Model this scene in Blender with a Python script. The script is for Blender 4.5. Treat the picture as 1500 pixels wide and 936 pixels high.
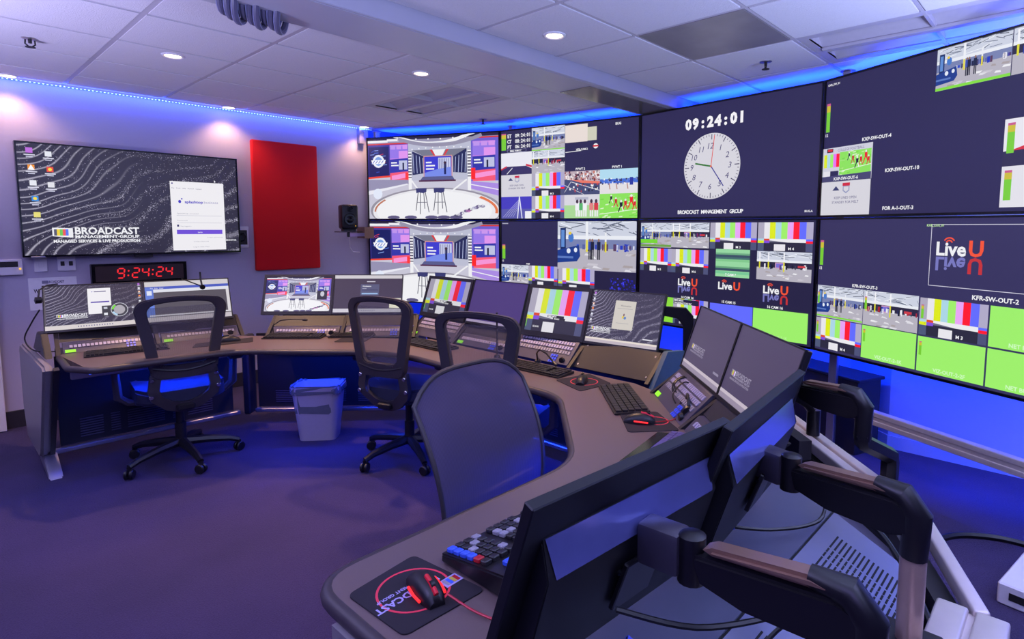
import bpy, bmesh, math, random
from mathutils import Vector, Matrix, Euler
PI = math.pi
S = bpy.context.scene
for o in list(bpy.data.objects):
    bpy.data.objects.remove(o)
COL = S.collection

# ------------------------------------------------------------ camera
YAW, PITCH, ROLL = .7282, .0924, .0048
cd = bpy.data.cameras.new('camera')
cam = bpy.data.objects.new('camera', cd)
COL.objects.link(cam)
fw = Vector((math.cos(YAW)*math.cos(PITCH), math.sin(YAW)*math.cos(PITCH), -math.sin(PITCH)))
rt = Vector((math.sin(YAW), -math.cos(YAW), 0))
up = rt.cross(fw)
rt, up = rt*math.cos(ROLL)+up*math.sin(ROLL), up*math.cos(ROLL)-rt*math.sin(ROLL)
cam.matrix_world = Matrix(((rt.x, up.x, -fw.x, 0), (rt.y, up.y, -fw.y, 0), (rt.z, up.z, -fw.z, 1.51), (0, 0, 0, 1)))
cd.sensor_fit = 'HORIZONTAL'
cd.sensor_width = 36
cd.lens = 36*853.5/1500
cd.shift_x = (750-822)/1500
cd.shift_y = (413-468)/1500
cd.clip_start = .02
S.camera = cam

# ------------------------------------------------------------ world, exposure, large lights
wd = bpy.data.worlds.new('world')
S.world = wd
wd.use_nodes = True
wd.node_tree.nodes['Background'].inputs[0].default_value = (.13, .13, .72, 1)
wd.node_tree.nodes['Background'].inputs[1].default_value = .2
S.view_settings.view_transform = 'Standard'
S.view_settings.look = 'None'
S.view_settings.exposure = 0
S.view_settings.gamma = 1

def area(name, loc, size, col, power, rot=(0, 0, 0), sy=None):
    l = bpy.data.lights.new(name, 'AREA')
    l.color = col
    l.energy = power
    l.shape = 'RECTANGLE' if sy else 'SQUARE'
    l.size = size
    if sy:
        l.size_y = sy
    o = bpy.data.objects.new(name, l)
    o.location = loc
    o.rotation_euler = rot
    COL.objects.link(o)
    return o

def aim(o, d):
    o.rotation_euler = Vector(d).to_track_quat('-Z', 'Y').to_euler()

def strip_light(name, p, q, col, power, d, w=.03):
    p, q = Vector(p), Vector(q)
    o = area(name, (p+q)/2, (q-p).length, col, power, sy=w)
    z = -Vector(d).normalized()
    x = (q-p).normalized()
    y = z.cross(x).normalized()
    z = x.cross(y)
    o.matrix_world = Matrix(((x.x, y.x, z.x, o.location.x), (x.y, y.y, z.y, o.location.y), (x.z, y.z, z.z, o.location.z), (0, 0, 0, 1)))
    return o

BLUE = (.03, .12, 1)
ZC, YW = 2.57, 5.88
VW = [Vector((3.386, 5.849)), Vector((4.0, 4.39)), Vector((4.23, 2.87)), Vector((4.035, 1.31)), Vector((3.376, -.07))]
# blue LED tape along the ceiling edge of the left wall
strip_light('led_tape_light', (-1.5, YW-.06, 2.56), (3.4, YW-.06, 2.56), (.035, .10, 1), 13, (0, .75, -.66))
strip_light('led_tape_light', (-1.5, YW-.10, 2.56), (3.4, YW-.10, 2.56), (.04, .1, 1), 5, (0, -.75, .66))
# blue LED tape on the backs of the video wall screens
for i in range(4):
    a, b = VW[i], VW[i+1]
    n = Vector((b-a).orthogonal()).normalized()
    if n.x < 0:
        n = -n
    for z, pw, dz in ((2.42, 26, 1.0), (.75, 16, -.5)):
        strip_light('wall_wash_light', (*(a+n*.16), z), (*(b+n*.16), z), (.004, .04, 1), pw, (n.x*.8, n.y*.8, dz))
# blue wash continues along the right wall, and fill lights are added out of view
strip_light('wall_wash_light', (3.9, -.2, 2.5), (3.9, -2.6, 2.5), (.006, .05, 1), 22, (.8, 0, -.4))
strip_light('wall_wash_light', (3.85, .6, .25), (3.85, -1.6, .25), (.006, .05, 1), 10, (.6, 0, -.5))
for p, w, c in (((-.9, 3.6, 1.3), 95, (.58, .57, .95)), ((-1.0, 1.0, 1.3), 95, (.52, .57, .98)), ((1.4, -.9, 1.3), 120, (.47, .58, 1)), ((3.0, -.9, 1.3), 110, (.46, .56, 1))):
    aim(area('ceiling_fill', p, .8, c, w), (0, 0, 1))  # unseen, added to brighten the ceiling
area('room_fill', (-1.0, 1.6, 2.55), .9, (.34, .27, 1), 22, sy=.9)  # added violet fill overhead, out of view
area('room_fill', (-1.0, -.8, 2.55), .9, (.34, .27, 1), 15, sy=.9)
area('room_fill', (1.6, -1.2, 2.55), .9, (.42, .34, 1), 7, sy=.9)

# ------------------------------------------------------------ materials
def lin(c):
    return tuple((x/12.92 if x <= .04045 else ((x+.055)/1.055)**2.4) for x in (v/255 for v in c))

MATS = {}
def mat(name, rgb, rough=.5, metal=0, var=.12, scale=40, bump=0, emit=0, spec=.5):
    if name in MATS:
        return MATS[name]
    m = bpy.data.materials.new(name)
    m.use_nodes = True
    nt = m.node_tree
    b = nt.nodes['Principled BSDF']
    b.inputs['Roughness'].default_value = rough
    b.inputs['Metallic'].default_value = metal
    b.inputs['Specular IOR Level'].default_value = spec
    c = lin(rgb)
    if emit:
        b.inputs['Base Color'].default_value = (0, 0, 0, 1)
        b.inputs['Emission Color'].default_value = (*c, 1)
        b.inputs['Emission Strength'].default_value = emit
    else:
        tc = nt.nodes.new('ShaderNodeTexCoord')
        no = nt.nodes.new('ShaderNodeTexNoise')
        no.inputs['Scale'].default_value = scale
        no.inputs['Detail'].default_value = 4
        nt.links.new(tc.outputs['Object'], no.inputs['Vector'])
        mx = nt.nodes.new('ShaderNodeMix')
        mx.data_type = 'RGBA'
        nt.links.new(no.outputs['Fac'], mx.inputs[0])
        mx.inputs[6].default_value = (*[max(0, v*(1-var)) for v in c], 1)
        mx.inputs[7].default_value = (*[min(1, v*(1+var)) for v in c], 1)
        nt.links.new(mx.outputs[2], b.inputs['Base Color'])
        if bump:
            bp = nt.nodes.new('ShaderNodeBump')
            bp.inputs['Strength'].default_value = bump
            bp.inputs['Distance'].default_value = .01
            nt.links.new(no.outputs['Fac'], bp.inputs['Height'])
            nt.links.new(bp.outputs['Normal'], b.inputs['Normal'])
    MATS[name] = m
    return m

m_wall = mat('painted_wall', (186, 178, 200), .55, var=.03, scale=60, bump=.08)
m_bluewall = mat('back_wall_paint', (170, 175, 205), .6, var=.03)
m_tile = mat('ceiling_tile_fibre', (218, 212, 222), .85, var=.10, scale=180, bump=.35)
m_grid = mat('ceiling_grid_enamel', (186, 178, 192), .45, var=.05)
m_soffit = mat('soffit_paint', (176, 172, 190), .35, var=.05, scale=6)
m_carpet = mat('carpet', (64, 54, 96), .95, var=.35, scale=160, bump=1)
m_base = mat('rubber_baseboard', (46, 42, 52), .5)
m_black = mat('black_plastic', (24, 22, 27), .38, var=.15)
m_frame = mat('chair_frame_plastic', (60, 55, 60), .42, var=.12)
m_gloss = mat('gloss_black', (14, 14, 18), .18, var=.1)
m_desk = mat('desk_laminate', (106, 89, 87), .38, var=.10, scale=300)
m_bump = mat('desk_edge_rubber', (62, 54, 58), .4, var=.1)
m_body = mat('console_body_grey', (128, 122, 126), .42, var=.06)
m_dark = mat('console_dark_steel', (34, 31, 36), .5, var=.08)
m_darker = mat('console_modesty_black', (15, 14, 20), .6, var=.08)
m_rear = mat('console_rear_grey', (108, 110, 134), .3, .3, var=.05)
m_silver = mat('silver_metal', (176, 172, 182), .32, .85, var=.05)
m_chrome = mat('chrome', (210, 210, 215), .15, 1)
m_rail = mat('tool_rail_aluminium', (205, 192, 186), .38, .35, var=.06)
m_champ = mat('bronze_metal', (150, 118, 100), .34, .55, var=.06)
m_poleM = mat('pole_metal', (190, 160, 145), .3, .55, var=.06)
m_arm = mat('monitor_arm_black', (20, 18, 22), .35, var=.1)
m_red = mat('red_acoustic_fabric', (228, 10, 22), .9, var=.18, scale=300, bump=.3)
m_bin = mat('bin_plastic', (180, 168, 182), .45, var=.05)
m_bag = mat('bin_liner', (110, 112, 120), .25, var=.2, scale=18, bump=.6)
m_white = mat('white_plastic', (232, 228, 234), .45, var=.03)
m_paper = mat('white_paper', (242, 240, 244), .8, var=.03)
m_mon = mat('monitor_back_plastic', (12, 12, 16), .5, var=.08)
m_monband = mat('monitor_blue_sheen', (130, 135, 210), .2, .7, var=.05)  # blue reflection put into the base colour of the glossy chamfer
m_key = mat('key_black', (34, 32, 36), .42)
m_keyt = mat('key_legend', (150, 146, 156), .5)
m_pad = mat('mouse_pad_cloth', (36, 30, 38), .9, var=.1, scale=400)
m_redled = mat('red_led', (255, 40, 46), emit=1.6)
m_redp = mat('red_plastic', (190, 24, 40), .4)
m_green = mat('green_indicator', (150, 240, 40), emit=1.2)
m_bluei = mat('blue_button', (60, 90, 240), .4)
m_btn = mat('pale_button', (170, 165, 190), .4)
m_cable = mat('black_cable', (16, 15, 18), .4)
m_cableb = mat('blue_cable', (44, 60, 190), .4)
m_tag = mat('blue_cable_tag', (90, 110, 250), .4)
m_warm = mat('lamp_warm', (255, 226, 190), emit=9)
m_led = mat('led_dot', (150, 200, 255), emit=5)
m_ledb = mat('led_tape_blue', (60, 90, 255), emit=2.2)
m_blade = mat('seat_fabric', (40, 42, 70), .85, var=.2, scale=300)
m_duct = mat('cable_sleeve', (96, 92, 122), .4, var=.1)
m_flexw = mat('cable_ridge', (150, 148, 190), .35)
m_wood = mat('bare_metal_edge', (190, 160, 130), .4)
m_orange = mat('orange_key', (214, 120, 40), .4)
m_bluek = mat('blue_key', (56, 96, 220), .4)
m_greenk = mat('pale_green_key', (130, 160, 150), .4)
m_yellow = mat('yellow_key', (196, 170, 70), .4)

def mesh_fabric(name, rgb, alpha, sx):
    m = bpy.data.materials.new(name)
    m.use_nodes = True
    nt = m.node_tree
    b = nt.nodes['Principled BSDF']
    tc = nt.nodes.new('ShaderNodeTexCoord')
    w = nt.nodes.new('ShaderNodeTexWave')
    w.inputs['Scale'].default_value = sx
    w.inputs['Distortion'].default_value = .4
    nt.links.new(tc.outputs['Object'], w.inputs['Vector'])
    mr = nt.nodes.new('ShaderNodeMapRange')
    nt.links.new(w.outputs['Fac'], mr.inputs[0])
    mr.inputs[3].default_value = max(0, alpha-.14)
    mr.inputs[4].default_value = min(1, alpha+.1)
    nt.links.new(mr.outputs[0], b.inputs['Alpha'])
    b.inputs['Base Color'].default_value = (*lin(rgb), 1)
    b.inputs['Roughness'].default_value = .8
    return m

m_mesh = mesh_fabric('chair_mesh', (120, 110, 112), .5, 60)
m_mesh2 = mesh_fabric('tall_chair_mesh', (76, 66, 96), .93, 55)

def carpet_patch():
    nt = m_carpet.node_tree
    b = nt.nodes['Principled BSDF']
    tc = nt.nodes.new('ShaderNodeTexCoord')
    n2 = nt.nodes.new('ShaderNodeTexNoise')
    n2.inputs['Scale'].default_value = 1.7
    n2.inputs['Detail'].default_value = 3
    nt.links.new(tc.outputs['Object'], n2.inputs['Vector'])
    old = b.inputs['Base Color'].links[0].from_socket
    mx = nt.nodes.new('ShaderNodeMix')
    mx.data_type = 'RGBA'
    mx.blend_type = 'MULTIPLY'
    mx.inputs[0].default_value = .5
    cr = nt.nodes.new('ShaderNodeValToRGB')
    cr.color_ramp.elements[0].position = .35
    cr.color_ramp.elements[0].color = (.55, .55, .6, 1)
    cr.color_ramp.elements[1].position = .7
    cr.color_ramp.elements[1].color = (1.15, 1.05, 1.1, 1)
    nt.links.new(n2.outputs['Fac'], cr.inputs[0])
    nt.links.new(old, mx.inputs[6])
    nt.links.new(cr.outputs[0], mx.inputs[7])
    nt.links.new(mx.outputs[2], b.inputs['Base Color'])
carpet_patch()

def screen_mat():
    m = bpy.data.materials.new('screen_image')
    m.use_nodes = True
    nt = m.node_tree
    b = nt.nodes['Principled BSDF']
    a = nt.nodes.new('ShaderNodeAttribute')
    a.attribute_name = 'pix'
    b.inputs['Base Color'].default_value = (.012, .012, .014, 1)
    b.inputs['Roughness'].default_value = .3
    b.inputs['Specular IOR Level'].default_value = .3
    nt.links.new(a.outputs['Color'], b.inputs['Emission Color'])
    b.inputs['Emission Strength'].default_value = 1
    return m
m_scr = screen_mat()

def wallpaper_mat(name, gain):
    m = bpy.data.materials.new(name)
    m.use_nodes = True
    nt = m.node_tree
    N, L = nt.nodes, nt.links
    b = N['Principled BSDF']
    b.inputs['Base Color'].default_value = (.012, .012, .014, 1)
    b.inputs['Roughness'].default_value = .3
    uv = N.new('ShaderNodeUVMap')
    sx = N.new('ShaderNodeSeparateXYZ')
    L.new(uv.outputs[0], sx.inputs[0])
    def M(op, a, c=None, cl=False):
        n = N.new('ShaderNodeMath')
        n.operation = op
        n.use_clamp = cl
        for k, v in ((0, a), (1, c)):
            if v is None:
                continue
            if isinstance(v, (int, float)):
                n.inputs[k].default_value = v
            else:
                L.new(v, n.inputs[k])
        return n.outputs[0]
    x, y = sx.outputs[0], sx.outputs[1]
    nz = N.new('ShaderNodeTexNoise')
    nz.inputs['Scale'].default_value = 1.5
    nz.inputs['Detail'].default_value = .6
    L.new(uv.outputs[0], nz.inputs['Vector'])
    # dunes: lines rising to the right, bent by noise
    ph = M('ADD', M('ADD', M('MULTIPLY', y, 20), M('MULTIPLY', x, -11)), M('MULTIPLY', nz.outputs['Fac'], 13))
    s = M('SINE', M('MULTIPLY', ph, 4.2))
    ln = M('POWER', M('MAXIMUM', s, 0), 6)
    lm = M('MULTIPLY', ln, M('SUBTRACT', 1.15, M('MULTIPLY', x, 1.25), True))
    wn = N.new('ShaderNodeTexVoronoi')
    wn.inputs['Scale'].default_value = 170
    L.new(uv.outputs[0], wn.inputs['Vector'])
    sp = N.new('ShaderNodeSeparateColor')
    L.new(wn.outputs['Color'], sp.inputs[0])
    dist = M('LESS_THAN', wn.outputs['Distance'], .42)
    dens = M('ADD', .03, M('MULTIPLY', M('POWER', M('MAXIMUM', M('SINE', M('ADD', M('MULTIPLY', ph, 1.8), 1)), 0), 2), M('MULTIPLY', M('MULTIPLY', x, M('SUBTRACT', 1.15, y)), .75)))
    gl = M('MULTIPLY', M('MULTIPLY', M('LESS_THAN', sp.outputs[0], dens), dist), M('ADD', .25, sp.outputs[1]))
    t = M('ADD', M('MULTIPLY', lm, .5), M('MULTIPLY', gl, .9), True)
    mx = N.new('ShaderNodeMix')
    mx.data_type = 'RGBA'
    L.new(t, mx.inputs[0])
    mx.inputs[6].default_value = (*lin((46, 42, 60)), 1)
    mx.inputs[7].default_value = (*lin((225, 220, 240)), 1)
    L.new(mx.outputs[2], b.inputs['Emission Color'])
    b.inputs['Emission Strength'].default_value = gain
    return m
m_wp = wallpaper_mat('desktop_wallpaper', 1)

# ------------------------------------------------------------ mesh builder
class MB:
    def __init__(s):
        s.bm = bmesh.new()
        s.mi = 0
    def _m(s, n0):
        s.bm.faces.ensure_lookup_table()
        for f in s.bm.faces[n0:]:
            f.material_index = s.mi
    def box(s, c, d, rot=None, bev=0, seg=1):
        n0 = len(s.bm.faces)
        g = bmesh.ops.create_cube(s.bm, size=1)
        vs = g['verts']
        mt = Matrix.Translation(c) @ ((rot if isinstance(rot, Matrix) else Euler(rot).to_matrix().to_4x4()) if rot else Matrix()) @ Matrix.Diagonal((*d, 1))
        bmesh.ops.transform(s.bm, matrix=mt, verts=vs)
        if bev:
            es = list({e for v in vs for e in v.link_edges})
            bmesh.ops.bevel(s.bm, geom=es, offset=bev, segments=seg, affect='EDGES', profile=.5)
        s._m(n0)
        return s
    def bx(s, x0, x1, y0, y1, z0, z1, bev=0, seg=1):
        return s.box(((x0+x1)/2, (y0+y1)/2, (z0+z1)/2), (abs(x1-x0), abs(y1-y0), abs(z1-z0)), bev=bev, seg=seg)
    def tube(s, pts, r, n=8, cap=True):
        n0 = len(s.bm.faces)
        pts = [Vector(p) for p in pts]
        rs = r if isinstance(r, (list, tuple)) else [r]*len(pts)
        rings = []
        ref = None
        for i, p in enumerate(pts):
            d = (pts[min(i+1, len(pts)-1)]-pts[max(i-1, 0)]).normalized()
            if ref is None:
                ref = d.orthogonal().normalized()
            ref = (ref-d*ref.dot(d)).normalized()
            bn = d.cross(ref)
            rings.append([s.bm.verts.new(p+(ref*math.cos(2*PI*k/n)+bn*math.sin(2*PI*k/n))*rs[i]) for k in range(n)])
        for a, b in zip(rings, rings[1:]):
            for k in range(n):
                s.bm.faces.new((a[k], a[(k+1) % n], b[(k+1) % n], b[k]))
        if cap:
            s.bm.faces.new(rings[0][::-1])
            s.bm.faces.new(rings[-1])
        s._m(n0)
        return s
    def lathe(s, prof, c=(0, 0, 0), n=16, sx=1, sy=1, mt=None):
        n0 = len(s.bm.faces)
        c = Vector(c)
        mt = mt or Matrix()
        rings = [[s.bm.verts.new(c+mt @ Vector((r*math.cos(2*PI*k/n)*sx, r*math.sin(2*PI*k/n)*sy, z))) for k in range(n)] for r, z in prof]
        for a, b in zip(rings, rings[1:]):
            for k in range(n):
                s.bm.faces.new((a[k], a[(k+1) % n], b[(k+1) % n], b[k]))
        if prof[0][0] > 0:
            s.bm.faces.new(rings[0][::-1])
        if prof[-1][0] > 0:
            s.bm.faces.new(rings[-1])
        s._m(n0)
        return s
    def prism(s, poly, z0, z1, axis='z', bev=0):
        # poly 2D; axis z: (x,y)+z ; axis y: (x,z)+y ; axis x: (y,z)+x
        n0 = len(s.bm.faces)
        f = {'z': lambda a, b, c: (a, b, c), 'y': lambda a, b, c: (a, c, b), 'x': lambda a, b, c: (c, a, b)}[axis]
        A = [s.bm.verts.new(f(a, b, z0)) for a, b in poly]
        B = [s.bm.verts.new(f(a, b, z1)) for a, b in poly]
        n = len(poly)
        fs = [s.bm.faces.new(A[::-1]), s.bm.faces.new(B)]
        for k in range(n):
            fs.append(s.bm.faces.new((A[k], A[(k+1) % n], B[(k+1) % n], B[k])))
        if bev:
            es = list(fs[0].edges)+list(fs[1].edges)
            bmesh.ops.bevel(s.bm, geom=es, offset=bev, segments=2, affect='EDGES')
        s._m(n0)
        return s
    def ring(s, outer, inner, y0, y1, axis='y'):
        n0 = len(s.bm.faces)
        f = {'z': lambda a, b, c: (a, b, c), 'y': lambda a, b, c: (a, c, b)}[axis]
        V = [[s.bm.verts.new(f(a, b, c)) for a, b in P] for P, c in ((outer, y0), (inner, y0), (inner, y1), (outer, y1))]
        n = len(outer)
        for j in range(4):
            P, Q = V[j], V[(j+1) % 4]
            for k in range(n):
                s.bm.faces.new((P[k], P[(k+1) % n], Q[(k+1) % n], Q[k]))
        s._m(n0)
        return s
    def quad(s, pts):
        n0 = len(s.bm.faces)
        s.bm.faces.new([s.bm.verts.new(p) for p in pts])
        s._m(n0)
        return s
    def map(s, fn):
        for v in s.bm.verts:
            v.co = fn(v.co)
        return s
    def build(s, name, m, parent=None, smooth=True, label=None):
        bmesh.ops.recalc_face_normals(s.bm, faces=s.bm.faces)
        me = bpy.data.meshes.new(name)
        s.bm.to_mesh(me)
        s.bm.free()
        for x in (m if isinstance(m, (list, tuple)) else [m]):
            me.materials.append(x)
        if smooth:
            me.polygons.foreach_set('use_smooth', [True]*len(me.polygons))
            me.set_sharp_from_angle(angle=math.radians(35))
        o = bpy.data.objects.new(name, me)
        COL.objects.link(o)
        o.parent = parent
        if label:
            o['label'] = label
        return o

def tag(o, label=None, cat=None, group=None, kind=None):
    if label: o['label'] = label
    if cat: o['category'] = cat
    if group: o['group'] = group
    if kind: o['kind'] = kind
    return o

def thing(name, label, cat, loc=(0, 0, 0), rz=0, group=None, rx=0):
    o = bpy.data.objects.new(name, None)
    o.empty_display_size = .1
    COL.objects.link(o)
    o.location = loc
    o.rotation_euler = (rx, 0, rz)
    return tag(o, label, cat, group)

def struct(o):
    o['kind'] = 'structure'
    return o

def dup(root, loc, rz, label=None, rx=None):
    def cp(o, par):
        c = o.copy()
        COL.objects.link(c)
        c.parent = par
        for ch in list(o.children):
            cp(ch, c)
        return c
    r = cp(root, None)
    r.location = loc
    r.rotation_euler = (root.rotation_euler.x if rx is None else rx, 0, rz)
    if label:
        r['label'] = label
    return r

def rrect(w, h, r, n=5, cx=0, cy=0):
    P = []
    for qx, qy, a in ((1, 1, 0), (-1, 1, 90), (-1, -1, 180), (1, -1, 270)):
        for k in range(n+1):
            t = math.radians(a+90*k/n)
            P.append((cx+qx*(w/2-r)+r*math.cos(t), cy+qy*(h/2-r)+r*math.sin(t)))
    return P

# ------------------------------------------------------------ painter: flat print shown on screens
GL = {}
def glyph(txt, bold=False):
    k = (txt, bold)
    if k not in GL:
        cu = bpy.data.curves.new('t', 'FONT')
        cu.body = txt
        cu.resolution_u = 2
        cu.size = 1
        if bold:
            cu.offset = .03*bold
        o = bpy.data.objects.new('t', cu)
        me = bpy.data.meshes.new_from_object(o)
        vs = [(v.co.x, v.co.y) for v in me.vertices]
        fs = [tuple(p.vertices) for p in me.polygons]
        bpy.data.objects.remove(o)
        bpy.data.curves.remove(cu)
        bpy.data.meshes.remove(me)
        xs = [v[0] for v in vs] or [0]
        GL[k] = (vs, fs, min(xs), max(xs))
    return GL[k]

class Pic:
    """polygons in a 16 x 9 frame, y down"""
    def __init__(s, W=16, H=9):
        s.W, s.H = W, H
        s.v, s.f, s.c, s.mi = [], [], [], []
        s.z = 0
        s.fr = (0, 0, 1, 1)
    def frame(s, x0, y0, x1, y1):   # sub pictures are drawn in their own 16 x 9 frame
        s.fr = (x0, y0, (x1-x0)/16, (y1-y0)/9)
        return s
    def full(s):
        s.fr = (0, 0, 1, 1)
        return s
    def poly(s, pts, c, mi=0, up=True):
        if up:
            s.z += 1
        n = len(s.v)
        fx, fy, sx, sy = s.fr
        for x, y in pts:
            s.v.append((fx+min(max(x, 0), 16)*sx, fy+min(max(y, 0), 9)*sy, s.z))
        s.f.append(tuple(range(n, n+len(pts))))
        s.c.append(c)
        s.mi.append(mi)
    def R(s, x0, y0, x1, y1, c, mi=0, up=True):
        s.poly([(x0, y0), (x1, y0), (x1, y1), (x0, y1)], c, mi, up)
    def line(s, x0, y0, x1, y1, w, c, up=True):
        dx, dy = x1-x0, y1-y0
        l = math.hypot(dx, dy) or 1
        nx, ny = -dy/l*w/2, dx/l*w/2
        s.poly([(x0+nx, y0+ny), (x1+nx, y1+ny), (x1-nx, y1-ny), (x0-nx, y0-ny)], c, up=up)
    def disc(s, x, y, rx, ry, c, n=40, up=True):
        s.poly([(x+rx*math.cos(2*PI*k/n), y+ry*math.sin(2*PI*k/n)) for k in range(n)], c, up=up)
    def arc(s, x, y, rx, ry, a0, a1, w, c, n=24):
        s.z += 1
        A = [math.radians(a0+(a1-a0)*k/n) for k in range(n+1)]
        for a, b in zip(A, A[1:]):
            s.poly([(x+rx*math.cos(a), y+ry*math.sin(a)), (x+rx*math.cos(b), y+ry*math.sin(b)),
                    (x+(rx-w)*math.cos(b), y+(ry-w)*math.sin(b)), (x+(rx-w)*math.cos(a), y+(ry-w)*math.sin(a))], c, up=False)
    def T(s, txt, x, y, size, c, bold=False, mono=0, align='l', flip=False, width=None, shear=0):
        s.z += 1
        fx, fy, sx, sy = s.fr
        items = []
        if mono:
            for i, ch in enumerate(txt):
                if ch == ' ':
                    continue
                vs, fs, a, b = glyph(ch, bold)
                items.append((vs, fs, (i+.5)*mono-(a+b)/2*size, 1))
            tot = len(txt)*mono
        else:
            vs, fs, a, b = glyph(txt, bold)
            k = width/((b-a)*size) if width else 1
            items.append((vs, fs, -a*size*k, k))
            tot = (b-a)*size*k
        off = {'l': 0, 'c': -tot/2, 'r': -tot}[align]
        for vs, fs, ox, k in items:
            n = len(s.v)
            for vx, vy in vs:
                yy = y-vy*size if not flip else y+vy*size
                s.v.append((fx+(x+off+ox+vx*size*k+shear*vy*size)*sx, fy+yy*sy, s.z))
            for f in fs:
                s.f.append(tuple(n+q for q in f))
                s.c.append(c)
                s.mi.append(0)
    def build(s, name, parent, w, h, x0, z0, y, dz=.00006, mats=None, label=None, xf=None):
        """lay the picture on the plane: left x0, bottom z0, size w,h, facing -y"""
        me = bpy.data.meshes.new(name)
        V = [(x0+a/s.W*w, y-c*dz, z0+(1-b/s.H)*h) for a, b, c in s.v]
        if xf:
            V = [xf(Vector(p)) for p in V]
        me.from_pydata(V, [], s.f)
        me.uv_layers.new(name='uv')
        me.color_attributes.new('pix', 'FLOAT_COLOR', 'CORNER')
        uv = me.uv_layers['uv']
        at = me.color_attributes['pix']
        cols, uvs = [], []
        for f, c in zip(s.f, s.c):
            l = lin(c)
            for q in f:
                cols += [*l, 1]
                uvs += [s.v[q][0]/s.W*1.78, 1-s.v[q][1]/s.H]
        at.data.foreach_set('color', cols)
        uv.data.foreach_set('uv', uvs)
        for m in (mats or [m_scr, m_wp]):
            me.materials.append(m)
        me.polygons.foreach_set('material_index', s.mi)
        o = bpy.data.objects.new(name, me)
        COL.objects.link(o)
        o.parent = parent
        if label:
            o['label'] = label
        return o

WH = (238, 238, 242)
rnd = random.Random(7)
def bars(p, detail=1, cam='', dim=1):
    q = lambda c: tuple(int(v*dim) for v in c)
    C = [(176, 170, 190), (232, 230, 236), (222, 234, 20), (172, 214, 230), (160, 240, 105), (232, 165, 245), (255, 26, 46), (98, 108, 255), (176, 170, 200)]
    X = [0, 1.9, 3.6, 5.3, 7.0, 8.8, 10.5, 12.2, 14.1, 16]
    p.R(0, 0, 16, 9, q((44, 42, 62)))
    for k in range(9):
        p.R(X[k], 0, X[k+1], 5.2, q(C[k]), up=(k == 0))
    p.R(0, 5.2, 1.9, 5.8, q((172, 214, 230)))
    p.R(0, 5.8, 1.9, 6.6, q((222, 234, 20)))
    p.R(1.9, 5.2, 3.6, 5.8, q((225, 70, 30)))
    p.R(1.9, 5.8, 3.6, 6.6, q((130, 80, 220)))
    p.R(3.6, 5.2, 14.1, 6.3, q((236, 236, 240)))
    p.poly([(3.6, 5.75), (9, 6.3), (3.6, 6.3)], q((110, 110, 130)))
    p.R(14.1, 5.2, 16, 5.8, q((98, 108, 255)))
    p.R(14.1, 5.8, 16, 6.5, q((255, 26, 46)))
    p.R(0, 6.6, 1.9, 9, q((78, 88, 120)))
    p.R(14.1, 6.5, 16, 9, q((78, 82, 120)))
    p.R(5, 6.9, 8.3, 9, q((232, 230, 236)))
    if cam:
        p.T(cam, 9.2, 8.6, 1.1, WH, True)

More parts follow.
